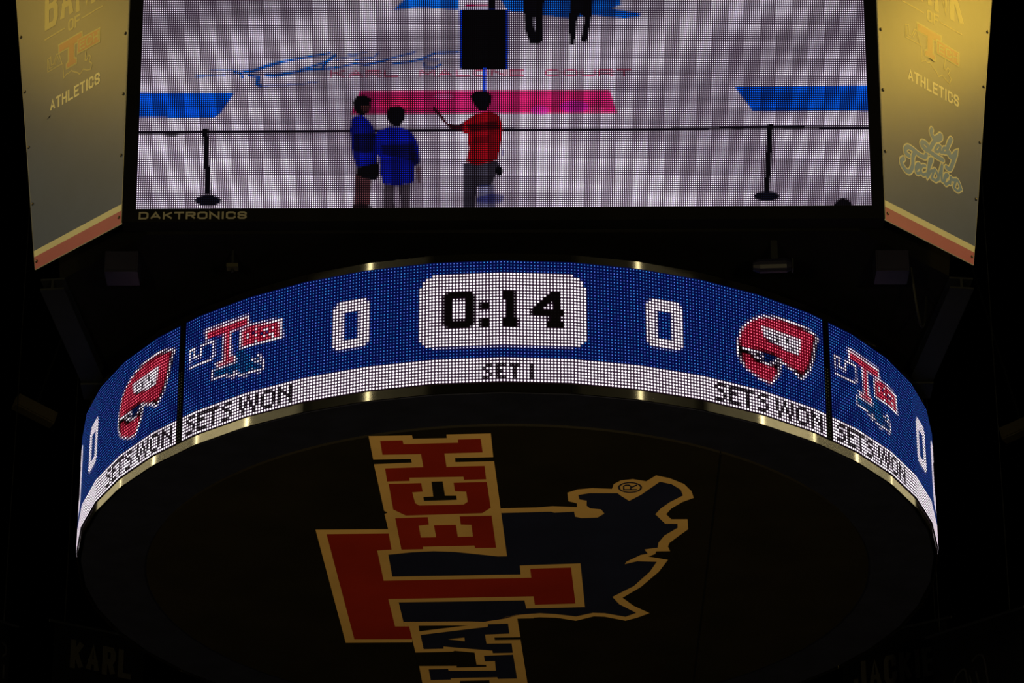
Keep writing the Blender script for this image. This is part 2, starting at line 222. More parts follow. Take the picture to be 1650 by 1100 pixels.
EMBLEM = [('state_outline', 'cream', 0, [(-0.067, -1.142), (0.181, -1.155), (0.282, -1.174), (0.437, -1.16), (0.434, -1.218), (0.38, -1.251), (0.373, -1.379), (0.436, -1.428), (0.525, -1.447), (0.648, -1.436), (0.657, -1.508), (0.7, -1.562), (0.772, -1.581), (0.856, -1.548), (0.914, -1.636), (0.999, -1.593), (1.091, -1.507), (1.141, -1.399), (1.159, -1.298), (1.091, -1.235), (1.027, -1.138), (0.997, -1.049), (1.032, -0.971), (1.134, -0.971), (1.145, -0.815), (1.079, -0.687), (1.036, -0.601), (1.027, -0.543), (1.044, -0.465), (0.955, -0.462), (0.95, -0.421), (0.908, -0.378), (1.035, -0.324), (0.984, -0.132), (0.875, 0.124), (0.759, 0.307), (0.837, 0.447), (0.946, 0.572), (0.867, 0.651), (0.79, 0.704), (0.649, 0.634), (0.577, 0.627), (0.458, 0.703), (0.325, 0.649), (0.216, 0.642), (0.072, 0.663), (0.035, 0.695), (0.033, 0.827), (-0.735, 0.824), (-0.795, -0.388), (-0.077, -0.898)]),
 ('state_map', 'navy', 1, [(-0.051, -1.072), (0.272, -1.091), (0.294, -1.077), (0.419, -1.09), (0.425, -1.015), (0.466, -0.993), (0.568, -1.001), (0.609, -1.062), (0.587, -1.126), (0.519, -1.14), (0.496, -1.182), (0.495, -1.259), (0.449, -1.278), (0.441, -1.346), (0.515, -1.374), (0.683, -1.373), (0.706, -1.332), (0.759, -1.255), (0.829, -1.345), (0.94, -1.543), (1.013, -1.507), (1.072, -1.426), (1.091, -1.336), (1.013, -1.235), (0.96, -1.139), (0.929, -1.05), (0.997, -0.901), (1.074, -0.9), (1.077, -0.838), (0.998, -0.716), (0.964, -0.601), (0.962, -0.523), (0.879, -0.495), (0.902, -0.427), (0.858, -0.407), (0.768, -0.296), (0.758, -0.257), (0.838, -0.304), (0.964, -0.295), (0.925, -0.132), (0.827, 0.109), (0.692, 0.291), (0.74, 0.415), (0.858, 0.566), (0.788, 0.634), (0.648, 0.571), (0.57, 0.564), (0.457, 0.627), (0.324, 0.586), (0.216, 0.569), (0.059, 0.6), (-0.049, 0.657), (0.08, 0.596), (-0.015, 0.663), (-0.159, 0.72), (-0.254, 0.712), (-0.696, 0.718), (-0.776, -0.418), (-0.755, -0.504), (-0.151, -0.501), (-0.037, -0.672), (-0.076, -1.076)]),
 ('banner_word_backing', 'cream', 2, [(-0.832, -2.212), (-0.571, -2.221), (-0.568, -2.173), (-0.363, -2.182), (-0.364, -2.233), (-0.098, -2.246), (-0.085, -1.919), (-0.08, -1.853), (-0.042, -1.141), (-0.002, -0.39), (-0.06, -0.388), (-0.198, -0.425), (-0.335, -0.461), (-0.472, -0.473), (-0.61, -0.457), (-0.765, -0.418), (-0.755, -0.504), (-0.742, -0.503), (-0.754, -0.822), (-0.77, -1.06), (-0.75, -1.082), (-0.771, -1.109), (-0.813, -1.811), (-0.815, -1.88)]),
 ('small_word_backing', 'cream', 2, [(-0.696, 0.721), (-0.254, 0.712), (-0.159, 0.723), (-0.015, 0.663), (0.08, 0.596), (0.175, 0.589), (0.176, 0.656), (0.066, 0.661), (0.087, 0.985), (0.089, 1.039), (0.137, 1.812), (0.139, 1.855), (-0.123, 1.868), (-0.126, 1.784), (-0.329, 1.794), (-0.335, 1.87), (-0.589, 1.888), (-0.608, 1.511), (-0.628, 1.256), (-0.66, 0.794)]),
 ('letter_backing', 'cream', 3, [(-1.214, -0.819), (-0.754, -0.826), (-0.742, -0.499), (-0.765, -0.418), (-0.749, -0.059), (0.086, -0.092), (0.081, -0.24), (0.472, -0.273), (0.514, 0.461), (0.125, 0.485), (0.113, 0.345), (-0.719, 0.376), (-0.696, 0.718), (-0.692, 0.799), (-0.644, 1.023), (-0.645, 1.08), (-1.096, 1.086)]),
 ('letter_t', 'red', 4, [(-1.147, -0.751), (-0.753, -0.759), (-0.742, -0.503), (-0.834, -0.488), (-0.807, 0.007), (0.156, -0.039), (0.148, -0.188), (0.412, -0.208), (0.45, 0.399), (0.182, 0.419), (0.172, 0.274), (-0.786, 0.319), (-0.754, 0.794), (-0.66, 0.794), (-0.644, 1.021), (-1.035, 1.022)]),
 ('letter_h', 'red', 4, [(-0.764, -2.147), (-0.63, -2.153), (-0.626, -2.1), (-0.295, -2.119), (-0.296, -2.166), (-0.16, -2.175), (-0.149, -1.981), (-0.381, -1.966), (-0.371, -1.77), (-0.139, -1.784), (-0.13, -1.588), (-0.265, -1.578), (-0.269, -1.627), (-0.601, -1.611), (-0.601, -1.564), (-0.739, -1.556), (-0.746, -1.749), (-0.512, -1.769), (-0.522, -1.958), (-0.756, -1.948)]),
 ('letter_c', 'red', 4, [(-0.731, -1.522), (-0.531, -1.532), (-0.524, -1.404), (-0.589, -1.393), (-0.575, -1.231), (-0.55, -1.194), (-0.272, -1.208), (-0.246, -1.251), (-0.254, -1.403), (-0.323, -1.41), (-0.33, -1.536), (-0.126, -1.548), (-0.104, -1.157), (-0.157, -1.076), (-0.637, -1.04), (-0.713, -1.133)]),
 ('letter_e', 'red', 4, [(-0.704, -1.0), (-0.5, -1.015), (-0.496, -0.899), (-0.56, -0.882), (-0.55, -0.697), (-0.452, -0.701), (-0.463, -0.888), (-0.325, -0.894), (-0.315, -0.703), (-0.218, -0.709), (-0.226, -0.894), (-0.293, -0.899), (-0.299, -1.028), (-0.099, -1.036), (-0.072, -0.531), (-0.206, -0.525), (-0.21, -0.566), (-0.541, -0.549), (-0.54, -0.51), (-0.678, -0.503)]),
 ('gap', 'black', 4, [(-0.821, -1.876), (-0.586, -1.886), (-0.581, -1.834), (-0.814, -1.811)]),
 ('gap', 'black', 4, [(-0.317, -1.899), (-0.082, -1.913), (-0.078, -1.853), (-0.315, -1.841)]),
 ('gap', 'black', 4, [(-0.466, -1.553), (-0.398, -1.557), (-0.387, -1.343), (-0.317, -1.343), (-0.314, -1.28), (-0.519, -1.263), (-0.521, -1.324), (-0.459, -1.332)]),
 ('gap', 'black', 4, [(-0.595, 0.781), (-0.264, 0.775), (-0.593, 0.88)]),
 ('gap', 'black', 4, [(-0.088, 0.992), (0.091, 0.985), (0.093, 1.031), (-0.085, 1.038)]),
 ('letter_a', 'navy', 4, [(-0.586, 0.944), (-0.132, 0.801), (-0.13, 0.755), (0.004, 0.746), (0.013, 0.923), (-0.152, 0.94), (-0.142, 1.102), (0.028, 1.098), (0.036, 1.269), (-0.099, 1.276), (-0.103, 1.229), (-0.435, 1.153), (-0.436, 1.192), (-0.57, 1.199)]),
 ('letter_counter', 'cream', 5, [(-0.402, 1.021), (-0.291, 0.991), (-0.289, 1.055)]),
 ('gap', 'black', 4, [(-0.635, 1.261), (-0.371, 1.247), (-0.361, 1.231), (-0.225, 1.263), (-0.213, 1.486), (-0.146, 1.492), (-0.146, 1.526), (-0.349, 1.539), (-0.35, 1.507), (-0.611, 1.511)]),
 ('letter_l', 'navy', 4, [(-0.543, 1.573), (-0.41, 1.565), (-0.406, 1.6), (-0.08, 1.596), (-0.085, 1.421), (-0.155, 1.426), (-0.16, 1.321), (0.038, 1.303), (0.066, 1.747), (-0.066, 1.754), (-0.071, 1.722), (-0.395, 1.74), (-0.393, 1.766), (-0.532, 1.774)]),
 ('mark_ring', 'navy', 4, [(0.832, -1.462), (0.831, -1.444), (0.826, -1.427), (0.818, -1.411), (0.806, -1.399), (0.793, -1.389), (0.777, -1.383), (0.761, -1.381), (0.744, -1.383), (0.729, -1.389), (0.714, -1.399), (0.702, -1.412), (0.693, -1.427), (0.687, -1.444), (0.685, -1.462), (0.686, -1.481), (0.691, -1.498), (0.7, -1.513), (0.711, -1.526), (0.725, -1.535), (0.74, -1.541), (0.756, -1.543), (0.773, -1.541), (0.788, -1.535), (0.803, -1.525), (0.815, -1.513), (0.824, -1.497), (0.83, -1.48), (0.832, -1.462), (0.822, -1.462), (0.82, -1.476), (0.815, -1.49), (0.807, -1.502), (0.797, -1.513), (0.785, -1.521), (0.771, -1.525), (0.757, -1.527), (0.743, -1.525), (0.729, -1.521), (0.718, -1.513), (0.708, -1.503), (0.701, -1.491), (0.696, -1.477), (0.695, -1.462), (0.697, -1.448), (0.702, -1.434), (0.71, -1.422), (0.72, -1.412), (0.733, -1.404), (0.746, -1.399), (0.761, -1.397), (0.775, -1.399), (0.788, -1.404), (0.8, -1.411), (0.81, -1.422), (0.817, -1.434), (0.821, -1.448), (0.822, -1.462)]),
 ('mark_letter', 'navy', 4, [(0.719, -1.42), (0.802, -1.42), (0.802, -1.439), (0.718, -1.439)]),
 ('mark_letter', 'navy', 4, [(0.724, -1.43), (0.723, -1.48), (0.732, -1.488), (0.75, -1.488), (0.759, -1.478), (0.76, -1.43), (0.768, -1.43), (0.766, -1.485), (0.752, -1.507), (0.73, -1.507), (0.715, -1.488), (0.717, -1.43)]),
 ('mark_letter', 'navy', 4, [(0.767, -1.454), (0.802, -1.491), (0.798, -1.509), (0.764, -1.471)])]
LADY = [[(0.015, 0.773), (0.009, 0.753), (0.023, 0.73), (0.042, 0.723), (0.07, 0.741), (0.099, 0.767), (0.102, 0.749), (0.077, 0.726), (0.049, 0.713), (0.028, 0.685), (0.007, 0.651), (-0.021, 0.616), (-0.055, 0.617), (-0.08, 0.633), (-0.073, 0.653), (-0.041, 0.655), (-0.014, 0.638)], [(-0.021, 0.616), (0.028, 0.609), (0.07, 0.605), (0.119, 0.604)], [(0.098, 0.687), (0.077, 0.689), (0.053, 0.659), (0.049, 0.637), (0.077, 0.646), (0.095, 0.675), (0.098, 0.651), (0.126, 0.66)], [(0.154, 0.698), (0.13, 0.689), (0.123, 0.661), (0.154, 0.67), (0.176, 0.721), (0.204, 0.778), (0.19, 0.775), (0.165, 0.722), (0.158, 0.669), (0.182, 0.674)], [(0.182, 0.679), (0.189, 0.656), (0.218, 0.667), (0.246, 0.703), (0.225, 0.644), (0.189, 0.57), (0.154, 0.567)], [(-0.2, 0.512), (-0.228, 0.516), (-0.235, 0.543), (-0.207, 0.569), (-0.159, 0.567), (-0.111, 0.556), (-0.055, 0.557), (-0.038, 0.579)], [(-0.145, 0.558), (-0.163, 0.516), (-0.166, 0.46), (-0.187, 0.413), (-0.221, 0.399), (-0.259, 0.42), (-0.272, 0.449), (-0.252, 0.472)], [(-0.132, 0.443), (-0.097, 0.486), (-0.118, 0.488), (-0.138, 0.451), (-0.125, 0.421), (-0.09, 0.439)], [(-0.049, 0.5), (-0.076, 0.489), (-0.09, 0.454), (-0.069, 0.432), (-0.042, 0.448)], [(-0.035, 0.445), (0.0, 0.523), (0.018, 0.57), (-0.007, 0.556), (-0.021, 0.476), (-0.028, 0.433), (0.007, 0.486), (0.028, 0.489), (0.014, 0.439)], [(0.014, 0.439), (0.042, 0.509), (0.076, 0.473), (0.055, 0.44), (0.028, 0.439)], [(0.076, 0.453), (0.112, 0.566), (0.108, 0.505), (0.111, 0.461), (0.139, 0.476)], [(0.132, 0.479), (0.168, 0.517), (0.147, 0.514), (0.132, 0.479), (0.146, 0.449), (0.181, 0.477)], [(0.188, 0.47), (0.196, 0.513), (0.21, 0.503), (0.238, 0.514)], [(0.223, 0.458), (0.252, 0.519), (0.287, 0.482), (0.266, 0.449), (0.23, 0.451)], [(0.287, 0.477), (0.294, 0.47)]]

# ------------------------------------------------------------------ helpers
R = 2.8
PITCH = 0.0201022              # LED pitch of the ring
NCOL = 218.7934                # LED pitches per quarter turn
ROT = -0.0090889               # the scoreboard hangs turned half a degree
PHI = -0.007905
HB, HA, ZB = 2.281804, 2.872714, 1.027097      # half width of a face, distance of a face, body underside
TAU = 0.0904181                # faces lean out towards the top
SW, SE, SCX, SP = 2.196682, 0.0970445, 0.003336, 0.01251671   # screen half width, lower edge, centre, pitch
FAC = math.radians(360 / 43)   # the ring is built from flat facets


def tag(o, label=None, cat=None, group=None, kind=None):
    if label: o['label'] = label
    if cat: o['category'] = cat
    if group: o['group'] = group
    if kind: o['kind'] = kind
    return o


def empty(name, loc=(0, 0, 0), rz=0.0, parent=None):
    o = bpy.data.objects.new(name, None)
    COL.objects.link(o)
    o.empty_display_size = 0.2
    o.location = loc
    o.rotation_euler = (0, 0, rz)
    o.parent = parent
    return o


def mesh_obj(name, verts, faces, mat, parent=None, smooth=False):
    me = bpy.data.meshes.new(name)
    me.from_pydata([tuple(map(float, v)) for v in verts], [], faces)
    me.update()
    if smooth:
        for p in me.polygons: p.use_smooth = True
    if mat: me.materials.append(mat)
    o = bpy.data.objects.new(name, me)
    COL.objects.link(o)
    o.parent = parent
    return o


class MB:
    """collects boxes, prisms and tubes into one mesh"""
    def __init__(s): s.v = []; s.f = []
    def add(s, v, f):
        n = len(s.v); s.v += [tuple(map(float, q)) for q in v]; s.f += [tuple(i + n for i in q) for q in f]; return s
    def box(s, x0, x1, y0, y1, z0, z1, M=None):
        v = [(x, y, z) for z in (z0, z1) for y in (y0, y1) for x in (x0, x1)]
        if M is not None: v = [tuple(M @ Vector(q)) for q in v]
        return s.add(v, [(0, 2, 3, 1), (4, 5, 7, 6), (0, 1, 5, 4), (2, 6, 7, 3), (0, 4, 6, 2), (1, 3, 7, 5)])
    def tube(s, pts, r, n=8):
        pts = [Vector(p) for p in pts]; v = []; f = []
        for i, p in enumerate(pts):
            d = (pts[min(i + 1, len(pts) - 1)] - pts[max(i - 1, 0)]).normalized()
            a = d.orthogonal().normalized() if i == 0 else (a0 - d * a0.dot(d)).normalized()
            a0 = a; b = d.cross(a)
            rr = r[i] if isinstance(r, (list, tuple)) else r
            v += [tuple(p + (a * math.cos(2 * math.pi * k / n) + b * math.sin(2 * math.pi * k / n)) * rr) for k in range(n)]
        for i in range(len(pts) - 1):
            for k in range(n):
                f.append((i * n + k, i * n + (k + 1) % n, (i + 1) * n + (k + 1) % n, (i + 1) * n + k))
        f.append(tuple(range(n))[::-1]); f.append(tuple(range((len(pts) - 1) * n, len(pts) * n)))
        return s.add(v, f)
    def build(s, name, mat, parent=None, smooth=False): return mesh_obj(name, s.v, s.f, mat, parent, smooth)


def mat(name, color, rough=0.6, metal=0.0, spec=0.5, noise=0.0, nscale=6.0, bump=0.0, bscale=40.0, coat=0.0):
    ma = bpy.data.materials.new(name)
    ma.use_nodes = True
    nt = ma.node_tree; b = nt.nodes['Principled BSDF']
    b.inputs['Base Color'].default_value = (*color, 1)
    b.inputs['Roughness'].default_value = rough
    b.inputs['Metallic'].default_value = metal
    b.inputs['Specular IOR Level'].default_value = spec
    b.inputs['Coat Weight'].default_value = coat
    tc = nt.nodes.new('ShaderNodeTexCoord')
    if noise:
        n = nt.nodes.new('ShaderNodeTexNoise'); n.inputs['Scale'].default_value = nscale; n.inputs['Detail'].default_value = 6
        r = nt.nodes.new('ShaderNodeValToRGB')
        lo = [c * (1 - noise) for c in color]; hi = [min(1, c * (1 + noise)) for c in color]
        r.color_ramp.elements[0].position = 0.3; r.color_ramp.elements[0].color = (*lo, 1)
        r.color_ramp.elements[1].position = 0.7; r.color_ramp.elements[1].color = (*hi, 1)
        nt.links.new(tc.outputs['Object'], n.inputs['Vector']); nt.links.new(n.outputs[0], r.inputs[0])
        nt.links.new(r.outputs[0], b.inputs['Base Color'])
    if bump:
        n = nt.nodes.new('ShaderNodeTexNoise'); n.inputs['Scale'].default_value = bscale
        bp = nt.nodes.new('ShaderNodeBump'); bp.inputs['Strength'].default_value = bump; bp.inputs['Distance'].default_value = 0.01
        nt.links.new(tc.outputs['Object'], n.inputs['Vector']); nt.links.new(n.outputs[0], bp.inputs['Height'])
        nt.links.new(bp.outputs[0], b.inputs['Normal'])
    return ma


def led_mat(name, k):
    """one square of the mesh is one LED: a bright lens that fades outwards, colours per LED"""
    ma = bpy.data.materials.new(name); ma.use_nodes = True
    nt = ma.node_tree; N = nt.nodes; L = nt.links
    b = N['Principled BSDF']
    b.inputs['Base Color'].default_value = (0.0012, 0.0012, 0.0014, 1); b.inputs['Roughness'].default_value = 0.8
    b.inputs['Specular IOR Level'].default_value = 0.02
    uv = N.new('ShaderNodeUVMap'); uv.uv_map = 'led'
    sub = N.new('ShaderNodeVectorMath'); sub.operation = 'SUBTRACT'; sub.inputs[1].default_value = (0.5, 0.5, 0)
    dot = N.new('ShaderNodeVectorMath'); dot.operation = 'DOT_PRODUCT'
    mul = N.new('ShaderNodeMath'); mul.operation = 'MULTIPLY'; mul.inputs[1].default_value = -k
    ex = N.new('ShaderNodeMath'); ex.operation = 'EXPONENT'
    a1 = N.new('ShaderNodeAttribute'); a1.attribute_name = 'core'
    a2 = N.new('ShaderNodeAttribute'); a2.attribute_name = 'halo'  # even glow between the lenses, painted into the emission
    sc = N.new('ShaderNodeVectorMath'); sc.operation = 'SCALE'
    ad = N.new('ShaderNodeVectorMath'); ad.operation = 'ADD'
    L.new(uv.outputs[0], sub.inputs[0]); L.new(sub.outputs[0], dot.inputs[0]); L.new(sub.outputs[0], dot.inputs[1])
    tg = N.new('ShaderNodeAttribute'); tg.attribute_name = 'tight'
    mu2 = N.new('ShaderNodeMath'); mu2.operation = 'MULTIPLY'
    L.new(dot.outputs['Value'], mul.inputs[0]); L.new(mul.outputs[0], mu2.inputs[0]); L.new(tg.outputs['Fac'], mu2.inputs[1]); L.new(mu2.outputs[0], ex.inputs[0])
    L.new(a1.outputs['Color'], sc.inputs[0]); L.new(ex.outputs[0], sc.inputs['Scale'])
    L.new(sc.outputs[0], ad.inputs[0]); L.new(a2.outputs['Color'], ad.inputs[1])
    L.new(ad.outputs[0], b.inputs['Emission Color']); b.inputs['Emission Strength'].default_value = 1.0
    ma.cycles.emission_sampling = 'NONE'
    return ma


def led_mesh(name, quads, core, halo, material, parent, tight=None):
    """quads (n,4,3), core/halo (n,3)"""
    n = len(quads)
    me = bpy.data.meshes.new(name)
    me.vertices.add(4 * n); me.vertices.foreach_set('co', np.ascontiguousarray(quads, dtype=np.float32).ravel())
    me.loops.add(4 * n); me.loops.foreach_set('vertex_index', np.arange(4 * n, dtype=np.int32))
    me.polygons.add(n); me.polygons.foreach_set('loop_start', np.arange(0, 4 * n, 4, dtype=np.int32))
    uvl = me.uv_layers.new(name='led')
    uvl.data.foreach_set('uv', np.tile(np.array([0, 0, 1, 0, 1, 1, 0, 1], np.float32), n))
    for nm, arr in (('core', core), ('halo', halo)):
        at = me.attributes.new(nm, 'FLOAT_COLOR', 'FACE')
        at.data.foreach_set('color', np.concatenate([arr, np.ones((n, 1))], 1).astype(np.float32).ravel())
    at = me.attributes.new('tight', 'FLOAT', 'FACE')
    at.data.foreach_set('value', (np.ones(n) if tight is None else tight.ravel()).astype(np.float32))
    me.update(calc_edges=True); me.validate()
    me.materials.append(material)
    o = bpy.data.objects.new(name, me); COL.objects.link(o); o.parent = parent
    tag(o, kind='stuff')
    return o


def fill(poly, W, H, ss=4):
    """coverage of a polygon on an LED grid (LED centres at whole numbers)"""
    p = np.array(poly, float)
    x0, x1 = int(max(0, math.floor(p[:, 0].min()))), int(min(W - 1, math.ceil(p[:, 0].max())))
    y0, y1 = int(max(0, math.floor(p[:, 1].min()))), int(min(H - 1, math.ceil(p[:, 1].max())))
    out = np.zeros((H, W))
    if x1 < x0 or y1 < y0: return out
    o = (np.arange(ss) + 0.5) / ss - 0.5
    X, Y = np.meshgrid((np.arange(x0, x1 + 1)[:, None] + o).ravel(), (np.arange(y0, y1 + 1)[:, None] + o).ravel())
    ins = np.zeros(X.shape, bool)
    for i in range(len(p)):
        (ax, ay), (bx, by) = p[i - 1], p[i]
        if ay == by: continue
        c = ((ay > Y) != (by > Y)) & (X < (bx - ax) * (Y - ay) / (by - ay) + ax)
        ins ^= c
    hh, ww = y1 - y0 + 1, x1 - x0 + 1
    out[y0:y1 + 1, x0:x1 + 1] = ins.reshape(hh, ss, ww, ss).mean((1, 3))
    return out


def line_cov(pts, wd, W, H):
    out = np.zeros((H, W))
    for a, b in zip(pts[:-1], pts[1:]):
        a = np.array(a, float); b = np.array(b, float); d = b - a; l = np.hypot(*d)
        if l < 1e-6: continue
        d /= l; n = np.array([-d[1], d[0]]) * wd / 2; e = d * wd * 0.3
        out = np.maximum(out, fill([a - e + n, b + e + n, b + e - n, a - e - n], W, H))
    return out


# stroke alphabet: polylines on a unit box
G = {
 'A': [[(0, 0), (.5, 1), (1, 0)], [(.2, .32), (.8, .32)]],
 'B': [[(0, 0), (0, 1), (.8, 1), (1, .85), (1, .66), (.8, .53), (0, .53)], [(.8, .53), (1, .4), (1, .15), (.8, 0), (0, 0)]],
 'C': [[(1, .72), (1, .85), (.8, 1), (.2, 1), (0, .85), (0, .15), (.2, 0), (.8, 0), (1, .15), (1, .28)]],
 'D': [[(0, 0), (0, 1), (.75, 1), (1, .8), (1, .2), (.75, 0), (0, 0)]],
 'E': [[(1, 1), (0, 1), (0, 0), (1, 0)], [(0, .52), (.85, .52)]],
 'F': [[(1, 1), (0, 1), (0, 0)], [(0, .5), (.85, .5)]],
 'H': [[(0, 0), (0, 1)], [(1, 0), (1, 1)], [(0, .5), (1, .5)]],
 'I': [[(.5, 0), (.5, 1)]],
 'J': [[(1, 1), (1, .15), (.8, 0), (.2, 0), (0, .15), (0, .3)]],
 'K': [[(0, 0), (0, 1)], [(1, 1), (.05, .45)], [(.3, .6), (1, 0)]],
 'L': [[(0, 1), (0, 0), (1, 0)]],
 'M': [[(0, 0), (0, 1), (.5, .3), (1, 1), (1, 0)]],
 'N': [[(0, 0), (0, 1), (1, 0), (1, 1)]],
 'O': [[(.2, 0), (0, .15), (0, .85), (.2, 1), (.8, 1), (1, .85), (1, .15), (.8, 0), (.2, 0)]],
 'R': [[(0, 0), (0, 1), (.8, 1), (1, .85), (1, .62), (.8, .48), (0, .48)], [(.55, .48), (1, 0)]],
 'S': [[(1, .74), (1, .85), (.8, 1), (.2, 1), (0, .85), (0, .66), (.2, .53), (.8, .47), (1, .34), (1, .15), (.8, 0), (.2, 0), (0, .15), (0, .26)]],
 'T': [[(.5, 0), (.5, 1)], [(0, 1), (1, 1)]],
 'U': [[(0, 1), (0, .15), (.2, 0), (.8, 0), (1, .15), (1, 1)]],
 'W': [[(0, 1), (.22, 0), (.5, .8), (.78, 0), (1, 1)]],
 '2': [[(0, .75), (0, .85), (.2, 1), (.8, 1), (1, .85), (1, .6), (0, 0), (1, 0)]],
 '3': [[(0, .85), (.2, 1), (.8, 1), (1, .85), (1, .66), (.75, .52), (.4, .52)], [(.75, .52), (1, .36), (1, .15), (.8, 0), (.2, 0), (0, .15)]],
}


def ribbon(pts, wd, closed=False):
    """mitred ribbon along a 2-D polyline -> quads"""
    P = [np.array(p, float) for p in pts]
    if len(P) > 2 and np.hypot(*(P[0] - P[-1])) < 1e-6: closed = True; P = P[:-1]
    n = len(P); L = []; Rr = []
    for i in range(n):
        a = P[i - 1] if (i > 0 or closed) else None
        b = P[(i + 1) % n] if (i < n - 1 or closed) else None
        d1 = (P[i] - a) if a is not None else (b - P[i]); d2 = (b - P[i]) if b is not None else d1
        d1 = d1 / np.hypot(*d1); d2 = d2 / np.hypot(*d2)
        n1 = np.array([-d1[1], d1[0]]); n2 = np.array([-d2[1], d2[0]])
        mt = n1 + n2; s = 1 + n1 @ n2
        mt = mt / max(s, 0.35)
        p = P[i]
        L.append(p + mt * wd / 2); Rr.append(p - mt * wd / 2)
    v = []; f = []
    for i in range(n if closed else n - 1):
        j = (i + 1) % n; k = len(v)
        v += [Rr[i], Rr[j], L[j], L[i]]; f.append((k, k + 1, k + 2, k + 3))
    return v, f


def glyph(ch, x, y, w, h, sw):
    """flat letter filling the box x..x+w, y..y+h with stroke width sw"""
    v = []; f = []
    for pl in G[ch]:
        q = [(x + sw / 2 + px * (w - sw), y + sw / 2 + py * (h - sw)) for px, py in pl]
        if len(q) > 1 and np.hypot(q[0][0] - q[-1][0], q[0][1] - q[-1][1]) > 1e-6:   # square caps
            def ext(a, b):
                d = np.array(a) - np.array(b); d = d / np.hypot(*d)
                t = 0.5 if min(abs(d)) < 0.05 else 0.12
                return tuple(np.array(a) + d * sw * t)
            q = [ext(q[0], q[1])] + q[1:-1] + [ext(q[-1], q[-2])]
        vv, ff = ribbon(q, sw); k = len(v)
        v += vv; f += [tuple(i + k for i in t) for t in ff]
    return v, f


def letter(name, ch, x, y, w, h, sw, frame, lift, ma, parent):
    v, f = glyph(ch, x, y, w, h, sw)
    return mesh_obj(name, [frame(p[0], p[1], lift + 0.00006 * (i // 4)) for i, p in enumerate(v)], f, ma, parent)


def poly_obj(name, pts, frame, lift, ma, parent):
    """flat filled outline (may be concave)"""
    tris = tessellate_polygon([[Vector((x, y, 0)) for x, y in pts]])
    me = bpy.data.meshes.new(name)
    me.from_pydata([frame(x, y, lift) for x, y in pts], [], [tuple(t) for t in tris]); me.update(); me.materials.append(ma)
    o = bpy.data.objects.new(name, me); COL.objects.link(o); o.parent = parent
    return o


# ------------------------------------------------------------------ materials
M_black = mat('black_paint', (0.0016, 0.0015, 0.0018), 0.8, spec=0.04, noise=0.3, nscale=3)
M_frame = mat('black_steel', (0.003, 0.0033, 0.004), 0.6, spec=0.1, noise=0.3, nscale=5)
M_beam = mat('dark_beam', (0.0035, 0.0042, 0.006), 0.6, spec=0.12, noise=0.3, nscale=4)
M_trim = mat('polished_trim', (0.80, 0.76, 0.64), TRIM_ROUGH, metal=1.0, noise=0.10, nscale=7)
M_soffit = mat('soffit_black', (0.008, 0.009, 0.024), 0.6, spec=0.25, noise=0.2)
M_vinyl = mat('black_vinyl', (0.0095, 0.0075, 0.0055), 0.7, spec=0.15, noise=0.25, nscale=2)
M_cream = mat('tan_print', (0.74, 0.45, 0.17), 0.7, spec=0.2, noise=0.08, nscale=3)
M_red = mat('red_print', (0.33, 0.018, 0.008), 0.6, spec=0.25, noise=0.15, nscale=1.2)
M_navy = mat('navy_print', (0.012, 0.015, 0.050), 0.6, spec=0.2, noise=0.15, nscale=2)
M_panel = mat('panel_grey_blue', (0.030, 0.050, 0.140), PANEL_ROUGH, spec=PANEL_SPEC, noise=0.12, nscale=2.5, bump=0.03, bscale=3)
M_plet = mat('panel_cream', (0.70, 0.66, 0.42), PANEL_ROUGH, spec=PANEL_SPEC, noise=0.05)
M_pletdim = mat('panel_letter_tan', (0.33, 0.30, 0.17), PANEL_ROUGH, spec=PANEL_SPEC, noise=0.06)
M_pred = mat('panel_red', (0.42, 0.075, 0.09), PANEL_ROUGH, spec=PANEL_SPEC, noise=0.06)
M_plogo = mat('panel_logo_red', (0.30, 0.06, 0.05), PANEL_ROUGH, spec=PANEL_SPEC, noise=0.06)
M_pteal = mat('panel_steel_blue', (0.11, 0.23, 0.48), PANEL_ROUGH, spec=PANEL_SPEC, noise=0.06)
M_edge = mat('pale_sheet_edge', (0.5, 0.47, 0.38), 0.5)
M_screw = mat('screw_steel', (0.18, 0.16, 0.13), 0.35, metal=1.0)
M_mlet = mat('maker_letter_grey', (0.115, 0.105, 0.085), 0.5, spec=0.3)
M_shell = mat('arena_dark', (0.003, 0.003, 0.004), 0.95, spec=0.05, noise=0.3, nscale=0.4)
M_court = mat('court_wood', (0.10, 0.06, 0.03), 0.6, spec=0.2, noise=0.2, nscale=1)
M_cloth = mat('banner_navy_cloth', (0.0005, 0.0006, 0.001), 0.9, spec=0.05, noise=0.2)
M_clet = mat('banner_letter_gold', (0.017, 0.016, 0.012), 0.9, spec=0.05)
M_cline = mat('banner_outline_grey', (0.006, 0.006, 0.007), 0.9, spec=0.05)
M_box = mat('dark_blue_box', (0.0030, 0.0028, 0.0085), 0.5, spec=0.15)
M_off = mat('dim_tan_cover', (0.06, 0.05, 0.03), 0.6, spec=0.1)
M_mark = mat('dark_scuff', (0.01, 0.009, 0.006), 0.8)
LED_RING = led_mat('ring_led', 24.0)
LED_SCR = led_mat('screen_led', SCR_K)

# ------------------------------------------------------------------ the setting: a dark bowl
def disc(name, r, z, ma, flip=False, n=64):
    v = [(r * math.cos(2 * math.pi * k / n), r * math.sin(2 * math.pi * k / n), z) for k in range(n)]
    f = tuple(range(n))
    return tag(mesh_obj(name, v, [f[::-1] if flip else f], ma), kind='structure')


disc('floor', 42, 0, M_court)
disc('ceiling', 42, 25, M_shell, True)
n = 64
v = [(42 * math.cos(2 * math.pi * k / n), 42 * math.sin(2 * math.pi * k / n), z) for z in (0, 25) for k in range(n)]
tag(mesh_obj('wall_round', v, [((k + 1) % n, k, n + k, n + (k + 1) % n) for k in range(n)], M_shell), kind='structure')

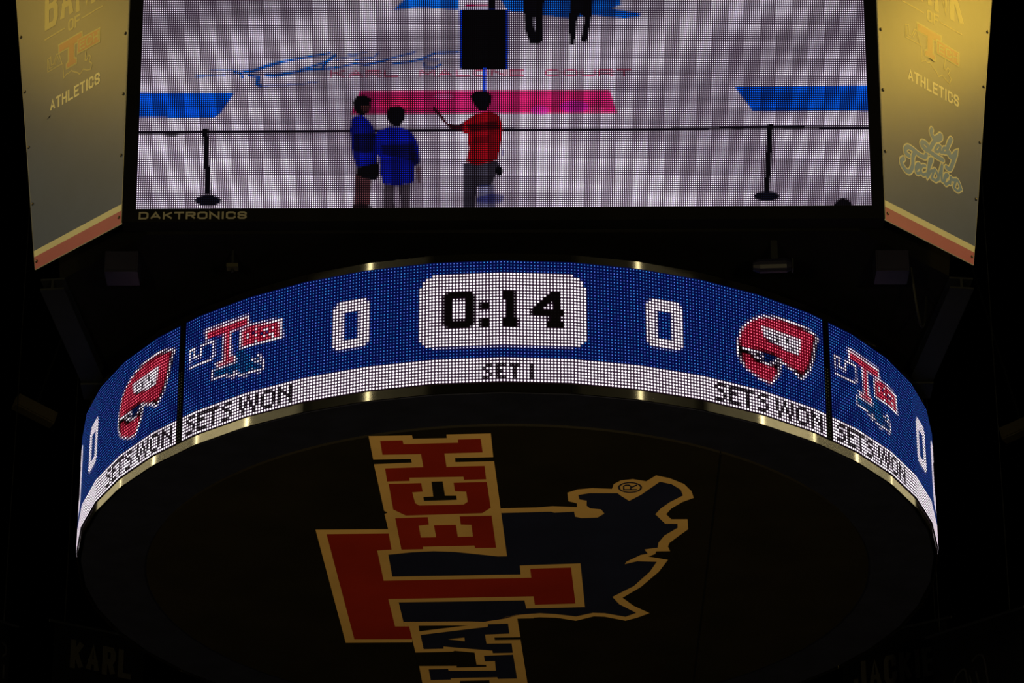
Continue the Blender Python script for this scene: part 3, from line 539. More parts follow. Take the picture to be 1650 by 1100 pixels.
# ------------------------------------------------------------------ scoreboard body
BODY = empty('scoreboard_body', (0, 0, ZR + ZB), PHI)
tag(BODY, 'black scoreboard cabinet hanging in the dark between big screen and round display', 'scoreboard')


def octo(dist, half, z): return [(-half, -dist, z), (half, -dist, z), (dist, -half, z), (dist, half, z), (half, dist, z), (-half, dist, z), (-dist, half, z), (-dist, -half, z)]


HV = 2.75                       # height of the leaning faces
st, ct = math.sin(TAU), math.cos(TAU)
dd = 0.14
lo = octo(HA - dd, HB - dd, 0.0); hi = octo(HA - dd + HV * st, HB - dd, HV * ct)
v = lo + hi
f = [(i, (i + 1) % 8, 8 + (i + 1) % 8, 8 + i) for i in range(8)] + [tuple(range(7, -1, -1)), tuple(range(8, 16))]
mesh_obj('cabinet_shell', v, f, M_black, BODY)
for sx in (-1, 1):
    for sy in (-1, 1):
        MB().tube([(sx * 1.6, sy * 1.6, HV * ct - 0.02), (sx * 1.6, sy * 1.6, 25 - ZR - ZB)], 0.012).build('hoist_cable', M_frame, BODY)

# ------------------------------------------------------------------ main video display (front face)
DISP = empty('video_display', (0, 0, ZR), PHI)
tag(DISP, 'big rectangular video screen showing people standing on a court', 'screen')


def sframe(u, v_, lift=0.0):     # u right, v up the leaning face, lift towards the viewer
    return (u, -HA - v_ * st - lift * ct, ZB + v_ * ct - lift * st)


def sbox(mb_, u0, u1, v0, v1, l0, l1):
    c = [sframe(u, v_, l) for l in (l0, l1) for v_ in (v0, v1) for u in (u0, u1)]
    mb_.add(c, [(0, 2, 3, 1), (4, 5, 7, 6), (0, 1, 5, 4), (2, 6, 7, 3), (0, 4, 6, 2), (1, 3, 7, 5)])
    return mb_


NR = 206
v0 = SE - SP / 2; v1 = v0 + NR * SP; ul = SCX - SW - SP / 2; ur = SCX + SW + SP / 2
sbox(MB(), -HB + .002, HB - .002, 0.004, HV, -0.13, -0.004).build('display_cabinet', M_black, DISP)
for nm, bx in (('bezel_side', (-HB + .002, ul, v0, v1)), ('bezel_side', (ur, HB - .002, v0, v1)), ('bezel_bottom', (-HB + .002, HB - .002, 0.004, v0)), ('bezel_top', (-HB + .002, HB - .002, v1, HV))):
    sbox(MB(), *bx, -0.004, 0.012).build(nm, M_black, DISP)
# maker's lettering on the lower bezel
xs = -2.179; wch = [.058, .064, .058, .058, .058, .060, .062, .016, .058, .055]; gapw = (0.646 - sum(wch)) / 9
for ch, w_ in zip('DAKTRONICS', wch):
    letter('maker_letter', ch, xs, 0.021, w_, 0.049, 0.011, sframe, 0.0135, M_mlet, DISP)
    xs += w_ + gapw

# ---- picture on the screen
srgb = lambda c: np.where(np.array(c) / 255 <= 0.04045, np.array(c) / 255 / 12.92, ((np.array(c) / 255 + 0.055) / 1.055) ** 2.4)
W_, H_ = 352, NR
img = np.empty((H_, W_, 3)); base = srgb((228, 212, 232))
rowb = np.interp(np.arange(H_), [0, 45, 75, 115, 205], [1.06, 1.0, 0.86, 0.68, 0.62])
img[:] = base * rowb[:, None, None]
img[:, :50] *= np.linspace(0.96, 1, 50)[None, :, None]
for it in SCREEN:
    if it[0] == 'P':
        cov = fill(it[3], W_, H_) * it[2]; c = srgb(it[1])
    elif it[0] == 'L':
        cov = line_cov(it[4], it[3], W_, H_) * it[2]; c = srgb(it[1])
    else:                        # the court's name as the camera feed shows it, three LEDs high
        (xa, ya), (xb, yb) = it[3]; txt = 'KARL MALONE COURT'; adv = (xb - xa) / len(txt); cov = np.zeros((H_, W_))
        for i, ch in enumerate(txt):
            if ch == ' ': continue
            yy = ya + (yb - ya) * i / len(txt)
            for pl in G[ch]:
                cov = np.maximum(cov, line_cov([(xa + adv * (i + .06 + .74 * px), yy + it[4] * py) for px, py in pl], 1.0, W_, H_))
        cov = cov * it[2]; c = srgb(it[1])
    img = img * (1 - cov[..., None]) + c * cov[..., None]
jit = 1 + 0.10 * (rng.random((H_, 1, 1)) - .5) + 0.08 * (rng.random((H_, W_, 1)) - .5)
img = img * jit
cc, rr = np.meshgrid(np.arange(W_), np.arange(H_))
u0 = SCX - SW + cc * SP; w0 = SE + rr * SP; h = SP / 2
def sgrid(u, v_): return np.stack([u, -HA - v_ * st - 0.004 * ct, ZB + v_ * ct - 0.004 * st], -1)
quads = np.stack([sgrid(u0 - h, w0 - h), sgrid(u0 + h, w0 - h), sgrid(u0 + h, w0 + h), sgrid(u0 - h, w0 + h)], 2).reshape(-1, 4, 3)
flat = img.reshape(-1, 3)
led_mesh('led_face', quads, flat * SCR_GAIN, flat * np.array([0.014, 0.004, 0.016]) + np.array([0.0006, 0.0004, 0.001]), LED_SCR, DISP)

# ------------------------------------------------------------------ corner panels beside the screen
def corner_panel(side, label, words):
    P = empty('corner_panel', (0, 0, ZR), PHI)
    tag(P, label, 'panel')
    I = Vector((side * HB, -HA, ZB)); O = Vector((side * HA, -HB, ZB))
    Mid = (I + O) / 2; r_ = ((O - I) * side).normalized()
    u_ = Vector((side * st / 2, -st / 2, ct)).normalized(); n_ = r_.cross(u_).normalized(); u_ = n_.cross(r_)
    def fr(s, t, lift=0.0): return tuple(Mid + r_ * s + u_ * t + n_ * lift)
    def hw(t, inner): return 0.4155 + (0.0605 if inner else 0.1035) * t
    def quad(t): return (-hw(t, False) if side < 0 else -hw(t, True)), (hw(t, True) if side < 0 else hw(t, False))
    T = HV
    def slab(name, t0, t1, l0, l1, ma, inset=0.0):
        a0, b0 = quad(t0); a1, b1 = quad(t1)
        c = [fr(s, t, l) for l in (l0, l1) for s, t in ((a0 + inset, t0), (b0 - inset, t0), (b1 - inset, t1), (a1 + inset, t1))]
        return mesh_obj(name, c, [(3, 2, 1, 0), (4, 5, 6, 7), (0, 1, 5, 4), (1, 2, 6, 5), (2, 3, 7, 6), (3, 0, 4, 7)], ma, P)
    slab('panel_sheet', 0.0, T, -0.006, -0.0004, M_edge)
    slab('panel_skin', 0.130, T, -0.0004, 0.0004, M_panel, 0.003)
    slab('cream_stripe', 0.087, 0.130, -0.0004, 0.0004, M_plet, 0.003)
    slab('red_stripe', 0.002, 0.087, -0.0004, 0.0004, M_pred, 0.003)
    a0, b0 = quad(0.05); a1, b1 = quad(T)                   # backing rails behind the sheet
    for s0, s1 in ((a0 + .10, a1 + .10), (b0 - .14, b1 - .14)):
        c = [fr(s + d, t, l) for l in (-0.05, -0.0062) for s, t, d in ((s0, .02, 0), (s0, .02, .04), (s1, T, .04), (s1, T, 0))]
        mesh_obj('mounting_rail', c, [(3, 2, 1, 0), (4, 5, 6, 7), (0, 1, 5, 4), (1, 2, 6, 5), (2, 3, 7, 6), (3, 0, 4, 7)], M_frame, P)
    # screws: domed heads down both edges
    for q, t in [(e_, 0.05 + 0.407 * k) for e_ in (0, 1) for k in range(7)]:
        s = quad(t)[0] + 0.024 if q == 0 else quad(t)[1] - 0.024
        c = []; rings = ((0.0105, 0.0006), (0.0095, 0.004), (0.005, 0.0065))
        for rad, l in rings: c += [fr(s + rad * math.cos(a_), t + rad * math.sin(a_), l) for a_ in [2 * math.pi * k / 10 for k in range(10)]]
        c.append(fr(s, t, 0.0072)); ff = []
        for i in range(2): ff += [(i * 10 + k, i * 10 + (k + 1) % 10, (i + 1) * 10 + (k + 1) % 10, (i + 1) * 10 + k) for k in range(10)]
        ff += [(20 + k, 20 + (k + 1) % 10, 30) for k in range(10)]
        mesh_obj('screw', c, ff, M_screw, P)
    L = 0.0012
    ox = words
    def word(txt, x0, x1, y, h_, sw, ma, wr=None, name='letter'):
        wts = [0.35 if ch == 'I' else 1.0 for ch in txt]; tot = sum(wts); g = 0.16
        unit = (x1 - x0) / (tot + g * (len(txt) - 1)); x = x0
        for ch, w_ in zip(txt, wts):
            letter(name, ch, x, y, unit * w_, h_, sw, fr, L, ma, P); x += unit * (w_ + g)
    word('BANK', -0.322 + ox, 0.270 + ox, 1.617, 0.30, 0.043, M_pletdim)
    word('OF', -0.087 + ox, 0.030 + ox, 1.515, 0.083, 0.0145, M_pletdim)
    word('ATHLETICS', -0.268 + ox, 0.220 + ox, 1.029, 0.080, 0.0145, M_plet)
    for xa, xb in ((-0.324, -0.118), (0.041, 0.255)):
        poly_obj('rule_line', [(xa + ox, 1.551), (xb + ox, 1.551), (xb + ox, 1.560), (xa + ox, 1.560)], fr, L, M_pletdim, P)
    # college emblem: outlined state map, block T, LA and ECH bars
    def outl(name, pts, ma, wd=0.009, lift=L):
        vv, ff = ribbon([(x + ox, y) for x, y in pts], wd)
        mesh_obj(name, [fr(p[0], p[1], lift + .00004 * (k // 4)) for k, p in enumerate(vv)], ff, ma, P)
    outl('state_outline', [(-.140, 1.318), (-.134, 1.211), (-.100, 1.228), (-.084, 1.222), (-.060, 1.232), (-.017, 1.203), (.005, 1.190), (.027, 1.169), (.060, 1.192), (.093, 1.172), (.130, 1.160), (.145, 1.196), (.120, 1.222), (.134, 1.250), (.116, 1.268), (.095, 1.240), (.078, 1.246), (.088, 1.313)], M_pletdim, 0.0085)
    tpoly = [(-.189, 1.467), (.054, 1.467), (.060, 1.398), (-.022, 1.398), (-.022, 1.312), (-.002, 1.300), (-.002, 1.257), (-.112, 1.257), (-.112, 1.300), (-.092, 1.312), (-.092, 1.398), (-.186, 1.398)]
    poly_obj('emblem_letter_backing', [(x + ox, y) for x, y in tpoly], fr, L, M_pletdim, P)
    tin = [(-.178, 1.457), (.043, 1.457), (.048, 1.408), (-.033, 1.408), (-.033, 1.303), (-.012, 1.294), (-.012, 1.267), (-.102, 1.267), (-.102, 1.294), (-.081, 1.303), (-.081, 1.408), (-.176, 1.408)]
    poly_obj('emblem_letter', [(x + ox, y) for x, y in tin], fr, L + .0006, M_plogo, P)
    poly_obj('emblem_word_backing', [(x + ox, y) for x, y in ((.003, 1.424), (.228, 1.416), (.226, 1.312), (.000, 1.318))], fr, L + .0007, M_pletdim, P)
    poly_obj('emblem_word', [(x + ox, y) for x, y in ((.012, 1.415), (.219, 1.408), (.217, 1.321), (.010, 1.327))], fr, L + .0012, M_plogo, P)
    for i, ch in enumerate('ECH'):
        v_, f_ = glyph(ch, .026 + .066 * i + ox, 1.337, .054, .062, .010)
        mesh_obj('emblem_word_letter', [fr(p[0], p[1], L + .0018 + .00006 * (k // 4)) for k, p in enumerate(v_)], f_, M_pletdim, P)
    outl('emblem_la_outline', [(-.292, 1.405), (-.262, 1.411), (-.256, 1.350), (-.232, 1.350), (-.205, 1.405), (-.178, 1.400), (-.150, 1.316), (-.290, 1.316), (-.292, 1.405)], M_pletdim, 0.008)
    outl('emblem_la_stroke', [(-.282, 1.396), (-.278, 1.334), (-.240, 1.334)], M_pletdim, 0.006)
    outl('emblem_la_stroke', [(-.222, 1.340), (-.195, 1.388), (-.172, 1.340)], M_pletdim, 0.006)
    return P, fr, L


PL, frL, L0 = corner_panel(-1, 'tall dim yellow-grey corner panel to the left of the screen, lettered ATHLETICS', 0.0)
PR, frR, L0 = corner_panel(1, 'bright yellow corner panel to the right of the screen with blue script lettering', 0.058)
# script lettering on the right-hand panel
def smooth_line(pts, k=5):
    P = [np.array(p) for p in pts]; P = [2 * P[0] - P[1]] + P + [2 * P[-1] - P[-2]]; out = []
    for i in range(1, len(P) - 2):
        for s in range(k):
            t = s / k
            out.append(0.5 * (2 * P[i] + (P[i + 1] - P[i - 1]) * t + (2 * P[i - 1] - 5 * P[i] + 4 * P[i + 1] - P[i + 2]) * t * t + (3 * P[i] - P[i - 1] - 3 * P[i + 1] + P[i + 2]) * t ** 3))
    return out + [P[-2]]


def round_stroke(pts, wd, frame, lift):
    P = smooth_line(pts); v = []; f = []
    vv, ff = ribbon(P, wd)
    for i, p in enumerate(vv): v.append(frame(p[0], p[1], lift + 0.000012 * (i // 4)))
    f += ff
    for m_, p in enumerate(P[::2] + [P[-1]]):
        k = len(v)
        v += [frame(p[0] + math.cos(2 * math.pi * j / 12) * wd / 2, p[1] + math.sin(2 * math.pi * j / 12) * wd / 2, lift + 0.0008 + 0.000012 * m_) for j in range(12)]
        f.append(tuple(range(k, k + 12)))
    return v, f


for nm, wd, lf, ma in (('script_outline', 0.047, 0.0008, M_plet), ('script_letter', 0.029, 0.0024, M_pteal)):
    for i, stv in enumerate(LADY):
        big = i in (0, 1, 4, 5, 6)
        v_, f_ = round_stroke(stv, wd if big else wd * (0.80 if nm == 'script_outline' else 0.66), frR, lf + 0.00003 * i)
        mesh_obj(nm, v_, f_, ma, PR)
# scuffs and small marks on the sheets
for fr_, par, pts in ((frR, PR, [(-.019, 1.243), (.002, 1.256), (.040, 1.249), (.038, 1.255), (.000, 1.262)]), (frL, PL, [(-.300, .985), (-.270, .993), (-.262, 1.006), (-.275, .999)])):
    poly_obj('scuff', pts, fr_, 0.0024, M_mark, par)

# ------------------------------------------------------------------ LED ring
RING = empty('ring_display', (0, 0, ZR), ROT)
tag(RING, 'round blue and white LED scoreboard ring with a clock reading 0:14', 'scoreboard')


def rr_(th, base_=R):            # radius of the faceted ring at an angle
    t = (np.asarray(th) + 0.0) % FAC - FAC / 2
    return base_ * 1.0009 * math.cos(FAC / 2) / np.cos(t)


HR = 40 * PITCH
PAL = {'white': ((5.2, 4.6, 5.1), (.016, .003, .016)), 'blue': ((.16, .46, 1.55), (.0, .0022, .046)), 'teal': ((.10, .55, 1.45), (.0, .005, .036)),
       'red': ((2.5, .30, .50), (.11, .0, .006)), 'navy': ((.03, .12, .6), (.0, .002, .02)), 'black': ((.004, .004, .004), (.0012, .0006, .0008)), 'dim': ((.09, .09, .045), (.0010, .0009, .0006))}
QW, QH = 216, 40
core = np.zeros((QH, QW, 3)); halo = np.zeros((QH, QW, 3))
core[:] = PAL['blue'][0]; halo[:] = PAL['blue'][1]


def put(name, cov, hard=False):
    global core, halo
    c = cov[..., None]
    core = core * (1 - c) + np.array(PAL[name][0]) * c
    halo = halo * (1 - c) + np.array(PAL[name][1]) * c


def cells(*rects):
    a = np.zeros((QH, QW))
    for c0, c1, r0, r1, val in rects: a[r0:r1 + 1, c0:c1 + 1] = val
    return a


put('white', cells((0, 215, 32, 39, 1)))
# clock box with rounded corners, half-lit lower row
bx = cells((83, 132, 4, 27, 1))
for k, cut in enumerate((4, 2, 1, 1)):
    bx[4 + k, 83:83 + cut] = 0; bx[4 + k, 133 - cut:133] = 0
for k, cut in enumerate((2, 1)):
    bx[27 - k, 83:83 + cut] = 0; bx[27 - k, 133 - cut:133] = 0
bx[28, 87:129] = 0.30
put('white', bx)
dg = cells((91, 98, 10, 21, 1), (90, 90, 11, 20, .85), (99, 99, 11, 20, .88), (91, 91, 10, 10, .9), (98, 98, 21, 21, .85), (91, 91, 21, 21, .85),   # 0
           (102, 103, 14, 15, 1), (101, 101, 14, 15, .85), (101, 103, 13, 13, .5), (101, 103, 16, 16, .35), (102, 103, 19, 21, 1), (101, 101, 19, 21, .85),   # :
           (108, 108, 10, 12, 1), (109, 110, 10, 21, 1), (111, 111, 10, 18, .85), (108, 108, 19, 19, .8), (108, 111, 19, 21, 1), (112, 112, 19, 21, .7),   # 1
           (122, 124, 10, 21, 1), (121, 121, 11, 21, 1), (120, 120, 12, 17, 1), (119, 119, 13, 17, 1), (118, 118, 14, 17, 1), (117, 117, 15, 17, 1), (116, 116, 16, 17, .8), (125, 125, 16, 17, 1), (121, 121, 18, 19, .7), (122, 125, 20, 21, 1), (125, 125, 18, 19, .4))   # 4
dg[12, 93:97] = .5; dg[13:19, 93:97] = 0; dg[19, 93:97] = .8
dg[13, 122] = .8; dg[14, 121:123] = .25; dg[15, 120:123] = 0.1
dg[18, 117:121] = .35
put('black', dg)
for off in (0, 95):              # the two set scores
    z = fill([(57.6 + off, 8.6), (65.9 + off, 8.6), (67.4 + off, 10.2), (67.4 + off, 23.2), (65.9 + off, 24.8), (57.2 + off, 24.8), (55.6 + off, 23.2), (55.6 + off, 10.4)], QW, QH)
    z -= fill([(59.2 + off, 12.6), (63.8 + off, 12.6), (63.8 + off, 21.4), (59.2 + off, 21.4)], QW, QH)
    put('white', np.clip(z, 0, 1) ** 1.4)
BIT = {'S': (' XXX', 'X   ', ' XX ', '   X', '   X', 'XXX '), 'E': ('XXXX', 'X   ', 'XXX ', 'X   ', 'X   ', 'XXXX'), 'T': ('XXXXX',) + ('  X  ',) * 5,
       'W': ('X  X  X', 'X  X  X', 'X X X X', 'X X X X', ' X   X ', ' X   X '), 'O': (' XXX ', 'X   X', 'X   X', 'X   X', 'X   X', ' XXX '), 'N': ('X   X', 'XX  X', 'X X X', 'X  XX', 'X   X', 'X   X')}
BIT5 = {'S': (' XX', 'X  ', ' X ', '  X', 'XX '), 'E': ('XXX', 'X  ', 'XX ', 'X  ', 'XXX'), 'T': ('XXX', ' X ', ' X ', ' X ', ' X '), 'I': ('X',) * 5}
txt = np.zeros((QH, QW))
def bits(font, ch, c0, r0, val):
    for r__, row in enumerate(font[ch]):
        for c__, b_ in enumerate(row):
            if b_ == 'X': txt[r0 + r__, c0 + c__] = val * (0.93 + 0.07 * random.random())
for x0 in (0, 171):
    for ch, c0 in (('S', 2), ('E', 7), ('T', 11), ('S', 17), ('W', 24), ('O', 32), ('N', 38)): bits(BIT, ch, x0 + c0, 33, .96)
for ch, c0 in (('S', 102), ('E', 106), ('T', 110), ('I', 116)): bits(BIT5, ch, c0, 34, .92)
put('black', txt)
for it in RING_ART:
    if it[0] == 'P': put(it[1], fill(it[2], QW, QH))
    elif it[0] == 'L': put(it[1], np.clip(line_cov(it[3], it[2], QW, QH) * 1.05, 0, 1) ** 1.3)
    else:
        c_, r_0 = int(round(it[2][0])), int(round(it[2][1])); put(it[1], cells((c_, c_, r_0, r_0, .9)))
# two dark service columns between neighbouring quarters
svc_c = np.zeros((QH, 2, 3)); svc_h = np.zeros((QH, 2, 3))
svc_c[16:] = PAL['dim'][0]; svc_c[:16] = (.004, .004, .003)
core = np.concatenate([core, svc_c], 1); halo = np.concatenate([halo, svc_h], 1)
for q in range(4):
    cj = core * (1 + 0.14 * (rng.random(core.shape[:2])[..., None] - .5))
    hue = rng.random(core.shape[:2]) - .5
    isb = (core[..., 2] > 1.4) & (core[..., 2] < 1.7)
    cj[..., 0] = np.where(isb, np.clip(cj[..., 0] - .16 * hue, .01, 9), cj[..., 0]); cj[..., 1] = np.where(isb, cj[..., 1] + .26 * hue, cj[..., 1])
    step = math.pi / 2 / NCOL
    cols, rows = np.meshgrid(np.arange(QW + 2), np.arange(QH))
    def pos(c_, r__):
        th = (c_ - 107.5) * step + (0, 1, 2, 3)[q] * math.pi / 2
        rad = rr_(th); return np.stack([np.sin(th) * rad, -np.cos(th) * rad, HR - (r__ + .5) * PITCH], -1)
    qd = np.stack([pos(cols - .5, rows + .5), pos(cols + .5, rows + .5), pos(cols + .5, rows - .5), pos(cols - .5, rows - .5)], 2).reshape(-1, 4, 3)
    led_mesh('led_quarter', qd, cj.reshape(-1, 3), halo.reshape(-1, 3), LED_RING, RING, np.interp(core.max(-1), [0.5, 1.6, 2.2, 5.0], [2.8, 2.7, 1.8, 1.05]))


def lathe(name, prof, ma, parent, n=129, smooth=False):
    """closed profile (r, z) swept round the axis, following the facets"""
    v = []; f = []; k = len(prof)
    for i in range(n):
        th = 2 * math.pi * i / n
        s = float(rr_(th, 1.0))
        v += [(math.sin(th) * r_ * s, -math.cos(th) * r_ * s, z) for r_, z in prof]
    for i in range(n):
        j = (i + 1) % n
        for q in range(k):
            p = (q + 1) % k
            f.append((i * k + q, j * k + q, j * k + p, i * k + p))
    return mesh_obj(name, v, f, ma, parent, smooth)


lathe('ring_cabinet', [(R - .0015, 0.0), (R - .0015, HR), (R - .30, HR), (R - .30, 0.0)], M_black, RING)
lathe('soffit_ring', [(R - .035, -.058), (R - .035, 0.0), (0.80 * R, 0.0), (0.80 * R, -.058)], M_soffit, RING)
lathe('top_coping', [(R - .06, HR), (R - .06, HR + .058), (R - .28, HR + .058), (R - .28, HR)], M_frame, RING)


def plate(name, k, z0, z1, rin):
    """polished trim plate two facets wide, folded along its middle"""
    v = []; f = []
    eps = 0.16
    c = k * 2 * FAC
    ts = [c + FAC * t for t in (-.997, -1 + eps * .3, -1 + eps * .65, -1 + eps, -eps, -eps * .6, -eps * .2, eps * .2, eps * .6, eps, 1 - eps, 1 - eps * .65, 1 - eps * .3, .997)]
    pts = []
    for t in ts:
        s = float(rr_(t, rin))
        for e_ in (c - FAC, c, c + FAC):                     # folds are rounded, not sharp
            if abs(t - e_) < FAC * eps * 1.001:
                s = float(rr_(c + FAC * eps, rin)) * (1 + 0.0008 * (1 - ((t - e_) / (FAC * eps)) ** 2))
        pts.append((math.sin(t) * s, -math.cos(t) * s))
    n_ = len(pts)
    for z in (z0, z1): v += [(x, y, z) for x, y in pts]                    # polished front
    for i in range(n_ - 1): f.append((i, i + 1, n_ + i + 1, n_ + i))
    nf = len(f); b = len(v)
    for sc_ in (1, .998):                                                  # back, edges
        for z in (z0, z1): v += [(x * sc_, y * sc_, z) for x, y in pts]
    for i in range(n_ - 1):
        f.append((b + 2 * n_ + i + 1, b + 2 * n_ + i, b + 3 * n_ + i, b + 3 * n_ + i + 1))
        f.append((b + i + 1, b + i, b + 2 * n_ + i, b + 2 * n_ + i + 1))
        f.append((b + n_ + i, b + n_ + i + 1, b + 3 * n_ + i + 1, b + 3 * n_ + i))
    f += [(b, b + n_, b + 3 * n_, b + 2 * n_), (b + n_ - 1, b + 3 * n_ - 1, b + 4 * n_ - 1, b + 2 * n_ - 1)]
    o = mesh_obj(name, v, f, M_trim, RING, True)
    for i, p in enumerate(o.data.polygons): p.use_smooth = i < nf
    return o


for k in range(-10, 11):
    plate('lower_trim_plate', k, -0.062, -0.001, R - .006)
    plate('upper_trim_plate', k, HR + .002, HR + .056, R - .014)

# ------------------------------------------------------------------ underside canvas with the big emblem
CAN = empty('underside_canvas', (0, 0, ZR))
tag(CAN, 'round black canvas under the ring printed with a red and tan college emblem', 'canvas')
rd = 0.838 * R; zc = -0.074
n = 96
seam_x = 0.462 * R
def chord_part(name, keep):
    pts = [(rd * math.cos(2 * math.pi * k / n), rd * math.sin(2 * math.pi * k / n)) for k in range(n)]
    a = math.acos((seam_x) / rd)
    if keep == 'left':
        arc = [(rd * math.cos(a + (2 * math.pi - 2 * a) * k / 80), rd * math.sin(a + (2 * math.pi - 2 * a) * k / 80)) for k in range(81)]
        arc = [(min(x, seam_x - .003), y) for x, y in arc]
    else:
        arc = [(rd * math.cos(-a + 2 * a * k / 40), rd * math.sin(-a + 2 * a * k / 40)) for k in range(41)]
        arc = [(max(x, seam_x + .003), y) for x, y in arc]
    m_ = len(arc)
    v = [(x, y, zc) for x, y in arc] + [(x, y, -0.0585) for x, y in arc]
    f = [tuple(range(m_))[::-1], tuple(range(m_, 2 * m_))] + [(i, (i + 1) % m_, m_ + (i + 1) % m_, m_ + i) for i in range(m_)]
    return mesh_obj(name, v, f, M_vinyl, CAN)


chord_part('canvas_sheet', 'left'); chord_part('canvas_sheet', 'right')
hh = math.sqrt(rd * rd - seam_x * seam_x)
MB().box(seam_x - .004, seam_x + .004, -hh + .01, hh - .01, zc - .004, zc + .002).build('seam_strip', M_beam, CAN)
EM = {'cream': M_cream, 'red': M_red, 'navy': M_navy, 'black': M_vinyl}
for nm, c_, lvl, pts in EMBLEM:
    poly_obj(nm, pts, lambda x, y, l: (x, y, zc - 0.0006 - l), 0.0007 * lvl, EM[c_], CAN)

# ------------------------------------------------------------------ struts between body and ring, boxes, cables
def beam(name, A_, B_, w_, d_, ma, parent):
    A_ = Vector(A_); B_ = Vector(B_); z = (B_ - A_).normalized(); x = z.orthogonal().normalized()
    x = Vector((0, 0, 1)).cross(z).normalized(); y = z.cross(x); l = (B_ - A_).length
    M = Matrix((x, y, z)).transposed().to_4x4(); M.translation = A_
    mb_ = MB()
    mb_.box(-w_ / 2, w_ / 2, -d_ / 2, -d_ / 2 + .012, 0, l, M); mb_.box(-w_ / 2, w_ / 2, d_ / 2 - .012, d_ / 2, 0, l, M); mb_.box(-.008, .008, -d_ / 2 + .012, d_ / 2 - .012, 0, l, M)
    return mb_.build(name, ma, parent)


for sx, lab in ((-1, 'dark sloping steel strut below the left corner panel'), (1, 'dark sloping steel strut below the right corner panel')):
    S_ = empty('steel_strut', (0, 0, ZR)); tag(S_, lab, 'strut', 'struts carrying the ring')
    beam('beam', (sx * 2.79, -2.16, ZB - .046), (sx * 2.64, -.88, HR + .114), .15, .08, M_beam, S_)
    MB().box(sx * 2.62 - .11, sx * 2.62 + .11, -.99, -.77, HR + .0585, HR + .071).build('foot_plate', M_beam, S_)
    mb = MB()
    for dx in (-.08, .08):
        for dy in (-.08, .08): mb.tube([(sx * 2.62 + dx, -.88 + dy, HR + .071), (sx * 2.62 + dx, -.88 + dy, HR + .083)], .011, 6)
    mb.build('bolt', M_screw, S_)

for sx, lab in ((-1, 'small dark blue box hanging beneath the left end of the screen'), (1, 'small dark blue box hanging beneath the right end of the screen')):
    S_ = empty('junction_box', (sx * 2.33, -2.45, ZR)); tag(S_, lab, 'box', 'junction boxes under the scoreboard')
    MB().box(-.10, .10, -.09, .09, ZB - .16, ZB - .02).build('case', M_box, S_)
    MB().box(-.09, .09, -.096, -.09, ZB - .15, ZB - .03).build('lid', M_box, S_)
    mb = MB()
    for dx in (-.07, .07): mb.box(dx - .012, dx + .012, -.02, .02, ZB - .02, ZB - .001)
    mb.build('hanger', M_frame, S_)

S_ = empty('cable_clamp', (-1.66, -2.51, ZR)); tag(S_, 'tiny grey clamp glinting under the left part of the screen', 'clamp')
MB().box(-.035, .035, -.03, .03, ZB - .125, ZB - .1015).build('jaw', M_clet, S_)
MB().tube([(0, 0, ZB - .001), (0, 0, ZB - .15)], .008).build('bolt', M_frame, S_)
S_ = empty('work_light', (1.61, -2.62, ZR)); tag(S_, 'small dark work light under the right part of the screen', 'lamp')
MB().tube([(-.13, 0, ZB - .17), (-.09, 0, ZB - .17), (.07, 0, ZB - .165), (.10, 0, ZB - .165)], [.03, .045, .045, .03], 12).build('housing', M_box, S_)
MB().box(.104, .112, -.03, .03, ZB - .20, ZB - .13).build('lens_rim', M_beam, S_)
MB().box(-.02, .02, -.015, .015, ZB - .13, ZB - .001).build('bracket', M_frame, S_)
cable = []
for k in range(15):
    t = k / 14
    cable.append((2.47 + .13 * t, -2.30 + .40 * t, ZR + ZB - .010 - .30 * math.sin(math.pi * t) ** .8 * (1 if t < 1 else 0)))
o = MB().tube(cable, .008, 6).build('slack_cable', M_frame); tag(o, 'thin slack black cable looping below the right corner panel', 'cable')

# ------------------------------------------------------------------ banners hung far behind, hardly lit
def banner(x, y, z, rz, w_, h_, label):
    B = empty('hanging_banner', (x, y, z), rz); tag(B, label, 'banner', 'banners hung in the dark behind the scoreboard')
    nx = 12; v = []; f = []
    for j in range(2):
        for i in range(nx + 1):
            s = -w_ / 2 + w_ * i / nx
            v.append((s, .012 * math.sin(i * 1.7), 0 if j else -h_))
    for i in range(nx): f.append((i, i + 1, nx + 2 + i, nx + 1 + i))
    c = mesh_obj('cloth', v, f, M_cloth, B, True)
    md = c.modifiers.new('thickness', 'SOLIDIFY'); md.thickness = .004
    MB().tube([(-w_ / 2 - .05, 0, .012), (w_ / 2 + .05, 0, .012)], .014).build('top_bar', M_frame, B)
    mb_ = MB()
    for sx in (-1, 1): mb_.tube([(sx * w_ * .4, 0, .02), (sx * w_ * .4, 0, 25 - z)], .004, 5)
    mb_.build('hanging_wire', M_frame, B)
    return B


def bword(B, txt, x0, x1, z, h_, sw):
    wts = [.4 if c == 'I' else 1 for c in txt]; g = .2; unit = (x1 - x0) / (sum(wts) + g * (len(txt) - 1)); x = x0
    for ch, w_ in zip(txt, wts):
        letter('banner_letter', ch, x, z, unit * w_, h_, sw, lambda a, b_, l: (a, -.02 - l, b_), 0, M_clet, B); x += unit * (w_ + g)


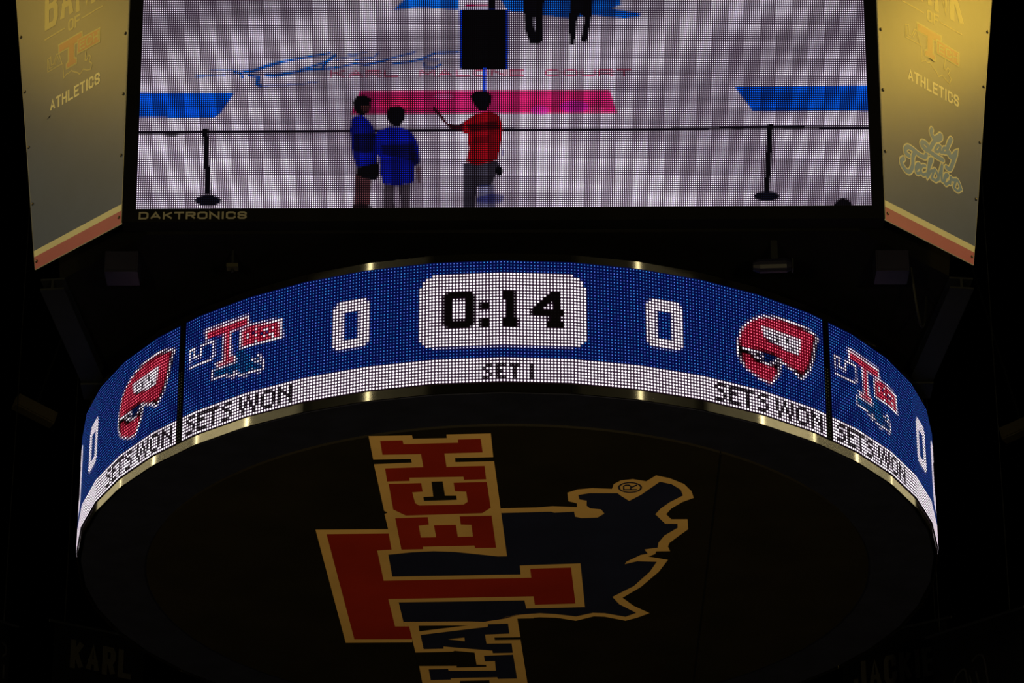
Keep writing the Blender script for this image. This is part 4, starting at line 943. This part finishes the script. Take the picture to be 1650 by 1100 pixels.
B = banner(-3.24, 5.3, ZR + 1.72, math.radians(30), .80, 1.7, 'faint dark banner at bottom left with four tall letters')
bword(B, 'KARL', -.265, .265, -.36, .24, .045)
B = banner(3.08, 5.3, ZR + 1.72, math.radians(-31), .92, 1.7, 'faint dark banner at bottom right with six tall letters')
bword(B, 'JACKIE', -.36, .36, -.45, .245, .042)
B = banner(-4.02, 3.4, ZR + 1.10, math.radians(42), .80, 1.6, 'faint dark banner cut off by the left edge of the photo')
for pts in ([(.12, -.30), (.12, -.42)], [(.12, -.46), (.12, -.56), (.09, -.60)], [(.30, -.16), (.34, -.18), (.34, -.24), (.31, -.27)], [(.33, -.33), (.33, -.44)], [(.28, -.53), (.33, -.53), (.33, -.60), (.29, -.68)]):
    vv, ff = ribbon(pts, .016)
    mesh_obj('banner_outline', [(p[0], -.02, p[1]) for p in vv], ff, M_cline, B)
B = banner(3.48, 3.4, ZR + 1.00, math.radians(-42), .80, 1.6, 'faint dark banner at far bottom right with thin curved outlines')
for pts in ([(-.30, -.62), (-.27, -.50), (-.22, -.46), (-.17, -.52), (-.12, -.66)], [(-.20, -.42), (-.16, -.36), (-.10, -.34), (-.08, -.44), (-.04, -.64)], [(-.06, -.40), (-.01, -.62)], [(-.03, -.30), (.02, -.26), (.07, -.28), (.09, -.38), (.11, -.62)], [(.00, -.38), (.04, -.60)]):
    vv, ff = ribbon([tuple(q) for q in smooth_line(pts, 4)], .016)
    mesh_obj('banner_outline', [(p[0], -.02, p[1]) for p in vv], ff, M_cline, B)
# ------------------------------------------------------------------ dim bulkhead lamps, switched off, far behind on both sides
for x, z, rz, tilt, lab in ((-4.80, 6.87, .5, .28, 'dim tan switched-off lamp in the dark beyond the left of the ring'), (5.22, 6.67, -.5, -.22, 'dim tan switched-off lamp at the right edge beyond the ring')):
    S_ = empty('bulkhead_lamp', (x, 12.0, ZR + z), rz); tag(S_, lab, 'lamp', 'switched-off lamps behind the scoreboard')
    S_.rotation_euler = (0, tilt, rz)
    MB().box(-.22, .22, -.06, .06, -.07, .07).build('housing', M_off, S_)
    MB().box(-.20, .20, -.072, -.06, -.055, .055).build('cover', M_off, S_)
    MB().tube([(0, .02, .07), (0, .02, 25 - ZR - z - .02)], .012, 6).build('drop_rod', M_frame, S_)
